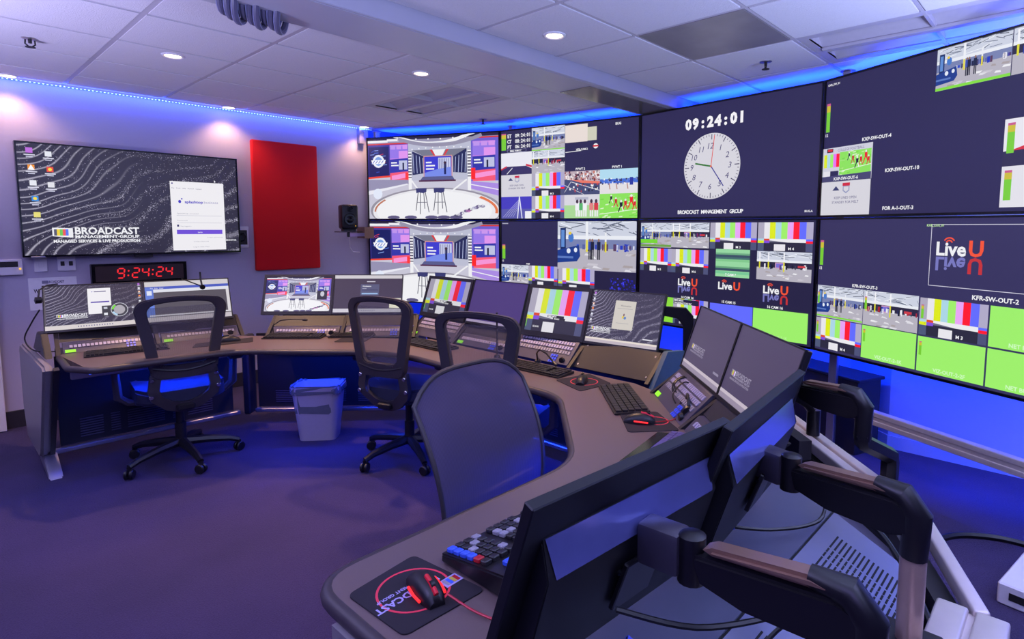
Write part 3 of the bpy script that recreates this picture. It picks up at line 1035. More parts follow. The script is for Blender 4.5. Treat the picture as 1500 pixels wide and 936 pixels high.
def icons(p, xs, ys, s):
    cs = [(190, 110, 220), (230, 232, 240), (240, 150, 50), (230, 80, 60), (230, 232, 240), (226, 226, 232), (60, 140, 220), (230, 220, 120)]
    for k, (x, y) in enumerate(zip(xs, ys)):
        p.R(x-s*.5, y-s*.5, x+s*.5, y+s*.5, cs[k % 8])
        if k % 8 == 3 or k % 8 == 6:
            p.disc(x, y, s*.3, s*.3, (250, 220, 70), 10)
        elif k % 8 == 2:
            p.poly([(x-s*.5, y+s*.5), (x, y-s*.5), (x+s*.5, y+s*.5)], (250, 250, 250))
        p.R(x-s*.8, y+s*.75, x+s*.8, y+s*.95, (220, 220, 235))
        p.R(x-s*.5, y+s*1.1, x+s*.5, y+s*1.3, (200, 200, 220))

def pic_tv():
    p = Pic()
    p.R(0, 0, 16, 9, BG, mi=1)
    icons(p, [.75, 1.9, .8, 1.95, .85, 1.95, .9, .95], [.55, .75, 1.9, 2.0, 3.15, 3.25, 4.4, 5.7], .42)
    bcast(p, 1.8, 6.75, .88)
    p.T('MANAGED SERVICES & LIVE PRODUCTION', 1.85, 8.0, .33, WH, True, width=5.9)
    dialog(p, 10.3, 2.4, 14.8, 8.85)
    p.T('MONITOR', 15.3, 8.0, .2, WH, True, align='c')
    p.poly([(14.0, 2.1), (14.0, 2.35), (14.15, 2.28)], WH)
    return p

def pic_m1():
    p = Pic()
    p.R(0, 0, 16, 9, BG, mi=1)
    p.R(0, 0, .2, 9, (90, 84, 90))
    dialog(p, 6.8, .8, 10.6, 6.2, True)
    bcast(p, 1.8, 5.9, .72)
    p.R(9.0, 4.6, 11.4, 6.8, (60, 60, 66))
    p.R(9.3, 4.9, 9.9, 5.3, (200, 204, 216))
    p.R(9.3, 6.1, 9.9, 6.6, (230, 232, 240))
    p.disc(11.9, 5.6, 1.35, 1.35, (66, 66, 74), 24)
    p.arc(11.9, 5.6, 1.45, 1.45, 0, 360, .1, (214, 216, 226))
    p.disc(11.9, 5.6, .95, .95, (172, 168, 176), 20)
    p.arc(11.9, 5.6, 1.3, 1.3, 185, 235, .32, (120, 226, 60))
    p.arc(11.9, 5.6, 1.3, 1.3, 110, 160, .32, (180, 214, 240))
    for k in range(4):
        p.R(14.0, 4.6+k*.55, 15.9, 4.95+k*.55, (190, 190, 204) if k % 2 else (90, 88, 96))
    icons(p, [15.5]*6, [.3, 1.2, 2.0, 2.9, 4.0, 5.0], .36)
    p.R(0, 8.1, 16, 9, (214, 206, 204))
    p.z += 1
    for k in range(14):
        p.R(5+k*.42, 8.4, 5.18+k*.42, 8.65, (120, 120, 150), up=False)
    return p

def pic_m2():
    p = Pic()
    p.R(0, 0, 16, 9, (86, 80, 88))
    p.R(0, 0, 16, 1.1, (206, 202, 206))
    p.R(0, 1.1, 16, 1.7, (70, 90, 190))
    p.R(0, 1.7, 16, 2.4, (220, 222, 232))
    p.R(0, 1.3, 1.5, 7.8, (96, 124, 210))
    p.R(.3, 2.0, 1.2, 3.0, (220, 224, 240))
    p.R(1.7, 2.6, 15.4, 7.0, (84, 80, 90))
    p.R(.5, 7.4, 16, 7.7, (220, 218, 224))
    p.R(0, 7.9, 16, 8.9, (196, 188, 194))
    p.R(15.4, 2.4, 16, 7.6, (216, 212, 216))
    p.T('File  Edit  View', 1.0, 1.6, .4, WH)
    return p

def pic_m4():
    p = Pic()
    p.R(0, 0, 16, 9, (64, 54, 74))
    p.R(0, 0, 16, .8, (206, 202, 206))
    p.R(7.6, 1.45, 9.6, 1.65, (210, 208, 220))
    p.R(6.2, 2.2, 10.6, 4.9, (84, 86, 118))
    p.T('Workstation', 6.6, 2.8, .4, WH, True)
    p.R(6.6, 3.2, 7.6, 3.3, (190, 190, 210))
    p.R(6.5, 3.5, 10.3, 3.7, (60, 62, 96))
    p.R(6.5, 4.3, 10.3, 4.65, (150, 184, 226))
    p.R(13.2, 5.6, 15.9, 8.0, (214, 212, 190))
    p.disc(13.6, 6.2, .15, .15, (60, 130, 220), 8)
    p.R(0, 8.1, 16, 9, (206, 202, 212))
    p.z += 1
    for k in range(12):
        p.R(5+k*.42, 8.4, 5.18+k*.42, 8.65, (120, 120, 150), up=False)
    return p

def pic_m3():
    p = Pic()
    p.frame(0, 0, 16, 9)
    studio(p)
    p.R(12.7, 3.6, 15.2, 6.0, (40, 40, 56))
    p.disc(14.0, 4.5, .5, .7, (200, 200, 212), 12)
    p.full()
    return p

def pic_bars(dim=.92):
    p = Pic()
    bars(p, dim=dim)
    p.R(6, 5.4, 10.6, 5.85, (30, 28, 40))
    p.T('BMG MOC', 6.2, 5.8, .5, WH, True)
    p.R(7.6, 5.85, 11, 6.3, (30, 28, 40))
    p.T('09:24:01', 7.9, 6.25, .45, WH, True)
    p.T('12 3A 01', 2.3, 8.2, .5, WH, True)
    meter(p, .1, 6.2, .3, 8.2)
    return p

def pic_blank():
    p = Pic()
    p.R(0, 0, 16, 9, (70, 52, 116))  # violet emission also carries the sheen reflected on the dark screen
    p.R(0, 8.5, 16, 9, (160, 146, 176))
    return p

def pic_m8():
    p = Pic()
    p.R(0, 0, 16, 9, BG, mi=1)
    icons(p, [.5]*6, [.5, 1.5, 2.4, 3.2, 4.2, 5.2], .36)
    p.R(5.6, 1.5, 10.2, 6.4, (206, 200, 190))
    p.T('Workstation', 8, 2.5, .45, (110, 106, 110), align='c')
    p.R(6.2, 2.8, 9.6, 2.88, (170, 166, 166))
    p.disc(7.8, 4.3, .3, .25, (226, 200, 70), 10)
    p.disc(8.2, 4.4, .3, .25, (90, 130, 190), 10)
    p.disc(7.9, 3.9, .15, .25, (110, 60, 80), 8)
    p.R(6.4, 5.3, 9.2, 5.38, (170, 166, 166))
    bcast(p, .9, 6.3, .68)
    p.R(12.8, 7.5, 14.9, 7.65, WH)
    p.R(0, 8.2, 16, 9, (190, 178, 186))
    p.R(0, 8.2, 16, 8.5, (226, 216, 206))
    return p

def pic_faint():
    p = Pic()
    p.R(0, 0, 16, 9, (78, 68, 98))  # emission colour includes the lit ceiling mirrored in the screen
    bcast(p, 1.5, 5.3, .85, c=(150, 142, 166))
    p.R(12.5, 7.0, 14.5, 7.3, (140, 132, 158))
    p.R(0, 8.0, 16, 9, (150, 138, 160))
    p.R(0, 8.0, 16, 8.4, (196, 184, 196))
    return p

# ------------------------------------------------------------ the room
struct(MB().bx(-3, 7, -3.5, 6.6, -.1, 0).build('floor', m_carpet, smooth=False))
struct(MB().bx(-3, 3.42, YW, YW+.12, 0, 2.75).build('wall_left', m_wall, smooth=False))
struct(MB().bx(3.42, 7, YW+.45, YW+.57, 0, 2.75).build('wall_left_recess', m_bluewall, smooth=False))
wr = MB()
wr.prism([(4.43, -3.5), (4.45, .92), (4.72, 1.25), (5.1, 3.0), (5.35, 4.6), (5.35, 6.3), (5.5, 6.3), (5.5, 4.6), (5.25, 3.0), (4.87, 1.2), (4.6, .88), (4.58, -3.5)], 0, 2.75)
struct(wr.build('wall_right', m_bluewall, smooth=False))
struct(MB().bx(.30, 3.40, YW-.012, YW, 0, .13, bev=.003).build('baseboard_left', m_base))
bb = MB().prism([(4.42, -3.5), (4.44, .92), (4.71, 1.26), (4.735, 1.25), (4.46, .90), (4.44, -3.5)], 0, .09)
struct(bb.build('baseboard_right', m_bluewall, smooth=False))
dr = MB().bx(-.52, .40, 5.80, 5.835, .005, 2.05, bev=.004)
dr = struct(dr.build('door_1', m_white))
MB().tube([(-.44, 5.80, 1.0), (-.44, 5.75, 1.0), (-.32, 5.75, 1.0)], .01).build('door_handle', m_silver, dr)

# ceiling: slab above, grid bars and lay-in tiles as parts
cl = struct(MB().bx(-3, 7, -3.5, 6.6, 2.66, 2.74).build('ceiling', m_tile, smooth=False))
PX, PY = .629, .629
X0 = .863            # first main bar
SY0, SY1 = 2.508, 2.886
SZ = 2.474
troff = set()
xs = [X0+PX*i for i in range(-5, 8)]
ysA = [4.173+PY*.96*j for j in range(-2, 4)]     # beyond the soffit
ysB = [1.91-PY*j for j in range(0, 9)]         # near side
ysB = [SY0]+ysB
tile_mesh = {}
def tile(x0, x1, y0, y1):
    g = .011
    k = (round(x1-x0, 3), round(y1-y0, 3))
    if k not in tile_mesh:
        w, d = k[0]/2-g, k[1]/2-g
        mb = MB()
        mb.prism([(-w-.006, -d-.006), (w+.006, -d-.006), (w+.006, d+.006), (-w-.006, d+.006)], 0, .012)
        mb.prism([(-w+.004, -d+.004), (w-.004, -d+.004), (w-.004, d-.004), (-w+.004, d-.004)], -.009, .001)
        o = mb.build('ceiling_tile', m_tile, cl, smooth=False)
        tile_mesh[k] = o
    else:
        o = tile_mesh[k].copy()
        COL.objects.link(o)
    o.location = ((x0+x1)/2, (y0+y1)/2, ZC+.004)
    return o
TROF = [(X0+3*PX, X0+4*PX, ysA[1], ysA[3]), (X0+4*PX, X0+5*PX, ysB[2]-2*PY, ysB[2])]
def in_tr(x, y):
    return any(a < x < b and c < y < d for a, b, c, d in TROF)
yy = sorted([YW]+[y for y in ysA if SY1 < y < YW]+[SY1])
for a, b in zip(yy, yy[1:]):
    for x0, x1 in zip(xs, xs[1:]):
        if not in_tr((x0+x1)/2, (a+b)/2) and x0 > -1.2 and x0 < 5.3 and b-a > .05:
            tile(x0, x1, a, b)
yn = sorted(ysB)
for a, b in zip(yn, yn[1:]):
    for x0, x1 in zip(xs, xs[1:]):
        if not in_tr((x0+x1)/2, (a+b)/2) and -1.2 < x0 < 5.0 and a > -2 and not (abs(x0-(X0+3*PX)) < .01 and abs(b-1.91) < .01):
            tile(x0, x1, a, b)
# metal access tile
a = MB()
a.bx(X0+3*PX+.012, X0+4*PX-.012, 1.91-PY+.012, 1.91-.012, ZC-.006, ZC+.01)
a.build('metal_ceiling_panel', mat('brushed_panel', (140, 132, 136), .4, .2, var=.3, scale=5), cl, smooth=False, label='shiny grey metal panel')
gm = {}
def bar(x0, x1, y0, y1):
    k = (round(x1-x0, 3), round(y1-y0, 3))
    if k not in gm:
        o = MB().bx(-k[0]/2, k[0]/2, -k[1]/2, k[1]/2, -.002, .03).build('ceiling_grid_bar', m_grid, cl, smooth=False)
        gm[k] = o
    else:
        o = gm[k].copy()
        COL.objects.link(o)
    o.location = ((x0+x1)/2, (y0+y1)/2, ZC)
for x in xs:
    if -1.3 < x < 5.6:
        w = .024 if abs(x-X0) > .01 else .045
        bar(x-w/2, x+w/2, SY1, YW)
        bar(x-w/2, x+w/2, -2, SY0)
for y in yy[1:-1]:
    bar(-1.2, 5.5, y-.008, y+.008)
for y in yn[:-1]:
    if y > -2:
        bar(-1.2, 5.3, y-.008, y+.008)
# soffit beam
so = MB()
so.bx(-3, 4.55, SY0, SY1, SZ, 2.655, bev=.004)
so.bx(-3, 3.3, SY0+.02, SY0+.06, SZ-.002, SZ+.01)
so = struct(so.build('trim_1', m_soffit))
so['label'] = 'long boxed ceiling beam painted pale grey'
MB().bx(3.17, 4.4, SY0+.06, SY1-.04, SZ-.004, SZ+.004).build('access_plate', mat('beam_plate', (150, 144, 140), .22, .5, var=.25, scale=4), so, smooth=False, label='shiny metal plate under the beam end')

# ceiling troffers (unlit louvre basins)
for k, (x0, x1, y0, y1) in enumerate(TROF):
    t = thing('ceiling_troffer', ['recessed ceiling light fixture between the beam and the left wall', 'recessed ceiling light fixture above the right video screens'][k], 'ceiling light', ((x0+x1)/2, (y0+y1)/2, ZC))
    w, d = (x1-x0)/2-.012, (y1-y0)/2-.012
    mb = MB()
    mb.ring([(-w, -d), (w, -d), (w, d), (-w, d)], [(-w+.05, -d+.05), (w-.05, -d+.05), (w-.05, d-.05), (-w+.05, d-.05)], 0, .01, 'z')
    mb.build('frame', m_grid, t, smooth=False)
    mb = MB()
    n = 8
    for s_ in (-1, 1):
        pts = []
        for i in range(n+1):
            u = i/n
            pts.append((s_*(.02+(w-.08)*u), .055*math.sin(PI*u)+.004))
        for p, q in zip(pts, pts[1:]):
            mb.quad([(p[0], -d+.05, p[1]), (q[0], -d+.05, q[1]), (q[0], d-.05, q[1]), (p[0], d-.05, p[1])])
        for yy_ in (-d+.05, d-.05):
            for p, q in zip(pts, pts[1:]):
                mb.quad([(p[0], yy_, 0), (q[0], yy_, 0), (q[0], yy_, q[1]), (p[0], yy_, p[1])])
    mb.build('reflector', m_grid, t)
    MB().bx(-.03, .03, -d+.05, d-.05, -.012, .006, bev=.003).build('lamp_basket', m_grid, t)

# downlights
dl = [(2.443, 2.236, 'round recessed downlight just right of the ceiling beam, near the metal panel'), (2.428, 3.463, 'round recessed downlight beside the ceiling beam next to the louvred fixture'),
      (1.175, 4.286, 'round recessed downlight in the tiles above the seated area left of the cable bundle'), (1.985, 5.74, 'round recessed downlight near the left wall above the red panel'),
      (3.30, 5.74, 'round recessed downlight in the far corner by the video wall'), (.55, 5.74, 'round recessed downlight at the left end of the blue light strip')]
root = None
for k, (x, y, lb) in enumerate(dl):
    if root is None:
        root = t = thing('downlight', lb, 'downlight', (x, y, ZC), group='round recessed downlights')
        MB().lathe([(.062, -.004), (.062, -.010), (.052, -.014), (.045, -.010), (.045, -.006)], n=24).build('trim_ring', m_white, t)
        MB().lathe([(.044, -.0085), (.0, -.0095)], n=20).build('lamp', m_warm, t)
    else:
        t = dup(root, (x, y, ZC), 0, lb)
    l = bpy.data.lights.new('downlight_beam', 'SPOT')
    l.energy = 13 if y > 5 else 120
    l.color = (1, .58, .30)
    l.spot_size = math.radians(125 if y > 5 else 100)
    l.spot_blend = .7
    l.shadow_soft_size = .04
    o = bpy.data.objects.new('downlight_beam', l)
    o.location = (x, y, ZC-.03)
    COL.objects.link(o)

# sprinklers
root = None
for x, y, lb in ((.54, 4.53, 'small sprinkler head in the ceiling at far left'), (3.70, 1.57, 'small sprinkler head hanging over the clock screen'), (3.83, 4.45, 'small sprinkler head in the ceiling over the far screens')):
    if root is None:
        root = t = thing('sprinkler', lb, 'sprinkler', (x, y, ZC), group='ceiling sprinklers')
        MB().lathe([(.04, 0), (.038, -.006), (.0, -.008)], n=16).build('escutcheon', m_silver, t)
        mb = MB().tube([(0, 0, 0), (0, 0, -.03)], .009)
        mb.tube([(-.02, 0, -.012), (-.022, 0, -.035), (-.006, 0, -.05)], .004, 6).tube([(.02, 0, -.012), (.022, 0, -.035), (.006, 0, -.05)], .004, 6)
        mb.build('frame_arms', m_dark, t)
        MB().lathe([(.024, -.05), (.024, -.053), (0, -.054)], n=12).build('deflector', m_dark, t)
    else:
        dup(root, (x, y, ZC), .6, lb)

# LED tape along left wall
t = thing('led_strip', 'dotted blue light tape along the top of the left wall', 'light strip', (0, YW, 2.565))
MB().bx(-1.5, 3.42, -.012, 0, -.006, .006).build('tape', m_ledb, t)
mb = MB()
for i in range(150):
    x = -.2+i*.0245
    mb.box((x, -.014, 0), (.009, .005, .007))
mb = mb.build('diode', m_led, t, smooth=False)
mb['kind'] = 'stuff'

# cable bundle hung under the ceiling
t = thing('cable_bundle', 'ribbed dark cable sleeves drooping from the ceiling beside the beam', 'cables', (1.07, 2.86, 2.50))
t.scale = (.66, .66, .66)
rr = random.Random(2)
for j in range(9):
    mb = MB()
    ox = -.12+j*.045
    pts = []
    for i in range(13):
        u = i/12
        a = PI*(u)
        pts.append((ox+.15*math.cos(a)*.6, .10-.35*u+.10*math.sin(a), .16-.24*math.sin(a)**.8-.02*(j % 3)))
    mb.tube(pts, .021, 8)
    mb.build('sleeve', m_duct, t)
    for s_ in (-.019, .019):
        MB().tube([(p[0]+s_, p[1], p[2]-.010) for p in pts], .0035, 5).build('pale_wire', m_flexw, t)

# ------------------------------------------------------------ video wall
FRM = .011
def tv_parts(t, w, h, pic, thick=.06):
    MB().bx(-w/2, w/2, 0, thick, 0, h, bev=.003).build('housing', m_gloss, t)
    mb = MB()
    mb.ring([(-w/2, 0), (w/2, 0), (w/2, h), (-w/2, h)], [(-w/2+FRM, FRM+.003), (w/2-FRM, FRM+.003), (w/2-FRM, h-FRM), (-w/2+FRM, h-FRM)], -.012, .002)
    mb.build('bezel', m_gloss, t, smooth=False)
    pic.build('screen_picture', t, w-2*FRM, h-2*FRM-.003, -w/2+FRM, FRM+.003, -.001, dz=.00004)
H1 = .885
def col2(i, z, pic, label):
    a, b = VW[i], VW[i+1]
    d = (b-a)
    c = (a+b)/2
    t = thing('wall_display', label, 'screen', (c.x, c.y, z), math.atan2(d.y, d.x), group='video wall screens')
    tv_parts(t, d.length-.006, H1-.003, pic)
def pic_studio():
    p = Pic()
    studio(p)
    return p
ZT, ZB = 1.5865, .70
col2(0, ZT, pic_studio(), 'upper leftmost video wall screen showing a bright studio set with two stools')
col2(0, ZB, pic_studio(), 'lower leftmost video wall screen showing the studio set with stools')
col2(1, ZT, pic_col2_top(), 'upper video wall screen with small sports pictures and three clock times')
col2(1, ZB, pic_col2_bot(), 'lower video wall screen with one large picture of a busy warehouse')
col2(2, ZT, pic_clock(), 'video wall screen showing a round clock under the time 09:24:01')
col2(2, ZB, pic_col3_bot(), 'lower video wall screen with sixteen tiles of bars and logos')
col2(3, ZT, pic_col4_top(), 'upper rightmost dark screen with a football tile at lower left')
col2(3, ZB, pic_col4_bot(), 'lower rightmost screen with large green tiles')

# posts and struts carrying the screens
def vpt(i, u, off):
    a, b = VW[i], VW[i+1]
    n = Vector((-(b-a).y, (b-a).x)).normalized()
    if n.x < 0: n = -n
    p = a.lerp(b, u)+n*off
    return p
t = thing('screen_stand', 'steel posts and grooved aluminium struts carrying the video wall', 'stand', (0, 0, 0))
root = None
for i, u, top in ((0, .03, 2.54), (1, .04, 2.52), (2, .0, 2.47), (3, .05, 2.52), (3, .97, 2.52)):
    p = vpt(i, u, .11)
    mb = MB()
    mb.bx(p.x-.025, p.x+.025, p.y-.025, p.y+.025, 0, top, bev=.003)
    mb.lathe([(.045, top), (.045, top+.006), (0, top+.008)], (p.x, p.y, 0))
    mb.build('post', m_rail if i == 0 else m_silver, t)
for i in range(4):
    for z in (.37,):
        a = vpt(i, 0, .02) if i < 3 else vpt(3, .05, .02)
        b = vpt(i, 1, .02)
        d = (b-a)
        an = math.atan2(d.y, d.x)
        c = (a+b)/2
        R = Matrix.Rotation(an, 4, 'Z')
        mb = MB()
        for q in (-.026, .026):
            mb.box((c.x, c.y, z+q), (d.length, .05, .03), rot=R, bev=.003)
        mb.box((c.x, c.y, z), (d.length, .038, .03), rot=R)
        mb.build('strut', m_rail, t, label='grooved bronze-grey strut')
t = thing('media_cabinet', 'blue-lit dark equipment box on the floor behind the screen post', 'cabinet', (4.35, 1.28, 0), math.radians(68))
MB().bx(-.30, .30, -.12, .12, 0, .5, bev=.005).build('body', m_dark, t)
MB().bx(-.32, .32, -.13, .13, .5, .52, bev=.003).build('lid', m_dark, t)

# ------------------------------------------------------------ left wall things
t = thing('wall_television', 'large wall television showing dark wave wallpaper and a white login window', 'television', ((.558+2.045)/2, YW-.09, 1.275))
tv_parts(t, 1.487, .845, pic_tv(), .05)
MB().bx(-.2, .2, .05, .09, .2, .6).build('wall_mount', m_dark, t)
MB().bx(-.70, -.62, -.02, 0, -.006, .008, bev=.002).build('sensor_label', m_silver, t)
MB().bx(-.06, .06, -.005, .03, -.02, .0).build('cable_tray', m_dark, t)

t = thing('digital_clock', 'black digital wall clock reading 9:24:24 in red digits', 'clock', (1.283, YW, 1.045))
MB().bx(-.328, .328, -.055, 0, 0, .16, bev=.004).build('case', m_black, t)
MB().ring([(-.328, 0), (.328, 0), (.328, .16), (-.328, .16)], [(-.305, .018), (.305, .018), (.305, .142), (-.305, .142)], -.062, -.05).build('rim', m_gloss, t, smooth=False)
SEG = {'0': 'abcdef', '1': 'bc', '2': 'abged', '3': 'abgcd', '4': 'fgbc', '5': 'afgcd', '6': 'afgedc', '7': 'abc', '8': 'abcdefg', '9': 'abfgcd'}
def seg7(p, ch, x, y, w, h, c):
    k = .13*h
    sl = -.10*h
    sh = lambda X, Y: (X+(.5-(Y-y)/h)*(-sl)*1.0, Y)
    D = {'a': (x, y, x+w, y, 0), 'g': (x, y+h/2, x+w, y+h/2, 0), 'd': (x, y+h, x+w, y+h, 0), 'f': (x, y, x, y+h/2, 1), 'b': (x+w, y, x+w, y+h/2, 1), 'e': (x, y+h/2, x, y+h, 1), 'c': (x+w, y+h/2, x+w, y+h, 1)}
    for s_ in SEG[ch]:
        x0, y0, x1, y1, v = D[s_]
        g = k*.35
        if v:
            y0 += g; y1 -= g
            P = [(x0, y0), (x0+k/2, y0+k/2), (x0+k/2, y1-k/2), (x0, y1), (x0-k/2, y1-k/2), (x0-k/2, y0+k/2)]
        else:
            x0 += g; x1 -= g
            P = [(x0, y0), (x0+k/2, y0-k/2), (x1-k/2, y0-k/2), (x1, y0), (x1-k/2, y0+k/2), (x0+k/2, y0+k/2)]
        p.poly([sh(*q) for q in P], c, up=False)
p = Pic(16, 3.2)
p.H = 9
p.R(0, 0, 16, 9, (26, 16, 26))
RD = (255, 44, 50)
p.z += 1
x = 3.7
for ch in '9:24:24':
    if ch == ':':
        p.disc(x+.25, 3.2, .17, .5, RD, 8, up=False)
        p.disc(x+.15, 5.9, .17, .5, RD, 8, up=False)
        x += .85
    else:
        # digits are drawn in an aspect-corrected frame
        k = 9/3.3
        n0 = len(p.v)
        seg7(p, ch, x+.1, 1.7/k, 1.15, 5.6/k, RD)
        for i in range(n0, len(p.v)):
            p.v[i] = (p.v[i][0], p.v[i][1]*k, p.v[i][2])
        x += 1.78
p.build('display', t, .61, .124, -.305, .018, -.0555)

t = thing('acoustic_panel', 'tall red fabric acoustic panel on the left wall', 'panel', (2.508, YW-.002, 1.09))
MB().bx(-.312, .312, -.05, 0, 0, 1.23, bev=.012, seg=3).build('fabric_face', m_red, t)
MB().bx(-.30, .30, -.008, .0, .01, 1.22).build('backing_board', m_dark, t)

def plate(name, lb, cat, x0, x1, z0, z1, d=.012, m=m_white):
    t = thing(name, lb, cat, ((x0+x1)/2, YW, z0))
    MB().bx(-(x1-x0)/2, (x1-x0)/2, -d, 0, 0, z1-z0, bev=.003).build('plate', m, t)
    return t
t = plate('wall_switch', 'pale wall plate with one jack under the television', 'wall plate', .625, .70, 1.16, 1.275)
MB().bx(-.012, .012, -.017, -.01, .035, .08, bev=.002).build('jack', m_white, t)
t = plate('wall_socket', 'wider pale wall plate with two openings under the television', 'wall plate', .76, .87, 1.16, 1.275)
for x in (-.025, .025):
    MB().bx(x-.012, x+.012, -.016, -.01, .04, .075, bev=.002).build('opening', m_dark, t)
t = plate('thermostat', 'white thermostat with a dark display at the far left of the wall', 'thermostat', .42, .56, 1.145, 1.26, .03)
MB().bx(-.06, .045, -.034, -.028, .06, .10).build('display', m_dark, t)
MB().bx(.05, .06, -.036, -.03, .04, .05).build('lamp', mat('amber', (255, 190, 40), emit=1.5), t)
t = plate('paper_sign', 'white paper sign taped to the wall above the left console', 'sign', .585, .87, .87, 1.115, .002, m_paper)
p = Pic(16, 9)
p.T('BROADCAST', 9, 1.5, 1.0, (60, 56, 90), True, align='c')
p.R(4.2, .7, 6.2, 1.6, (70, 66, 110))
p.T('W', 1.2, 4.2, 1.6, (40, 36, 50), True)
o = p.build('lettering', t, .27, .235, -.135, .005, -.0025)
t = plate('outlet_box', 'white recessed outlet box beside the television with dark cables', 'outlet', 2.05, 2.15, 1.31, 1.51, .014)
MB().bx(-.035, .035, -.016, -.013, .03, .165).build('recess', m_dark, t)
MB().tube([(-.03, -.02, .12), (0, -.04, .14), (.02, -.035, .1), (0, -.04, .07), (-.03, -.02, .06)], .006).build('cable', m_cable, t)

# wall speaker
t = thing('studio_speaker', 'black studio speaker on a bracket left of the video wall', 'speaker', (2.97, 5.52, 1.49), math.radians(-14))
mb = MB()
mb.box((0, 0, .12), (.165, .15, .245), bev=.022, seg=3)
mb.map(lambda v: Vector((v.x*(1+.10*math.sin(max(0, min(1, v.z/.24))*PI)-.04), v.y, v.z)))
mb.build('cabinet', m_black, t)
MB().lathe([(.018, 0), (.028, .004), (.030, .0)], n=18, mt=Matrix.Rotation(PI/2, 4, 'X'), c=(0, -.075, .195)).build('tweeter', m_gloss, t)
MB().lathe([(0.0, .0), (.02, .006), (.048, -.004), (.058, .004), (.062, .0)], n=22, mt=Matrix.Rotation(PI/2, 4, 'X'), c=(0, -.078, .095)).build('woofer', m_gloss, t)
MB().box((.05, -.078, .03), (.006, .003, .006)).build('power_lamp', mat('amber', (255, 190, 40), emit=1.5), t)
MB().box((0, 0, -.012), (.12, .11, .022), bev=.004).build('foot_pad', m_black, t)
t = thing('speaker_bracket', 'steel bracket arm holding the studio speaker off the wall', 'bracket', (2.97, 5.52, 1.46))
MB().box((0, 0, 0), (.24, .12, .008)).build('shelf', m_black, t)
MB().tube([(0, 0, 0), (0, 0, -.05)], .014).build('pin', m_black, t)
mb = MB().box((.15, .10, -.03), (.36, .03, .035), rot=(0, 0, .55))
mb.build('arm', m_silver, t)
MB().bx(.26, .37, .15, .30, -.07, .05).build('wall_plate', m_champ, t)
o = MB().tube([(2.99, 5.56, 1.44), (3.02, 5.6, 1.38), (3.05, 5.65, 1.30), (3.12, 5.72, 1.25), (3.24, 5.8, 1.24)], .004, 6).build('speaker_cable', m_white)
tag(o, 'thin pale cable hanging from the speaker bracket', 'cable')
struct(MB().bx(3.29, 3.345, YW-.055, YW, 2.40, 2.57).build('trim_2', m_silver))

# ------------------------------------------------------------ workstation consoles
Z = .74
# inner edge and outer edge of the continuous worktop
FR = [(.60, 4.02), (.66, 3.965), (1.30, 3.94), (1.385, 3.87), (1.86, 3.325), (1.965, 3.17), (1.985, 3.0), (1.975, 1.83), (1.935, 1.70), (1.47, 1.235), (1.40, 1.205), (.66, 1.205), (.58, 1.17), (.545, 1.10)]
BK = [(.545, .50), (1.62, .50), (1.93, .62), (2.72, 1.42), (2.78, 1.60), (2.78, 3.30), (2.70, 3.62), (1.98, 4.72), (1.70, 4.98), (.52, 5.13), (.50, 4.2)]
wt = thing('worktop', 'long curved grey-brown desk top linking all the workstations', 'desk top', (0, 0, 0))
OUT = FR[:]
def fillet(P, rad, closed=False):
    Q = []
    n = len(P)
    for i, p in enumerate(P):
        if not closed and i in (0, n-1):
            Q.append(p)
            continue
        a, b, c = Vector(P[i-1]), Vector(p), Vector(P[(i+1) % n])
        u, v = (a-b), (c-b)
        k = min(rad, u.length*.48, v.length*.48)
        s_, e_ = b+u.normalized()*k, b+v.normalized()*k
        for j in range(7):
            t_ = j/6
            q = s_*(1-t_)**2+b*2*t_*(1-t_)+e_*t_*t_
            Q.append((q.x, q.y))
    return Q
FR = [(.60, 4.02), (.63, 3.965), (1.33, 3.94), (1.90, 3.29), (1.995, 3.0), (1.975, 1.76), (1.43, 1.205), (.545, 1.205), (.545, 1.0)]
FR = fillet(FR, .13)
# the worktop stops where the equipment bays begin
BAY = [(.545, .70), (1.45, .70), (1.66, .80), (2.33, 1.50), (2.37, 1.62), (2.37, 3.32), (1.62, 4.30), (1.48, 4.45), (.62, 4.60), (.56, 4.5)]
poly = FR+BAY
mb = MB()
mb.prism(poly, Z-.028, Z)
mb.build('desk_surface', m_desk, wt, smooth=False)
mb = MB()
pts = [(.56, 4.5), (.545, 4.12)]+FR+[(.545, .70)]
path = []
for x, y in pts:
    path.append(Vector((x, y, Z-.017)))
# rounded bumper following the front edge
pp = []
for a, b in zip(path, path[1:]):
    pp.append(a)
pp.append(path[-1])
mb.tube(pp, .0185, 12)
mb.build('edge_bumper', m_bump, wt)

def bay(name, label, P, ang, w, depth=.42, rise=.13):
    """equipment bay behind the worktop. P = front-left corner (as its user sees it) on the desk"""
    return thing(name, label, 'console', (P[0], P[1], 0), ang)

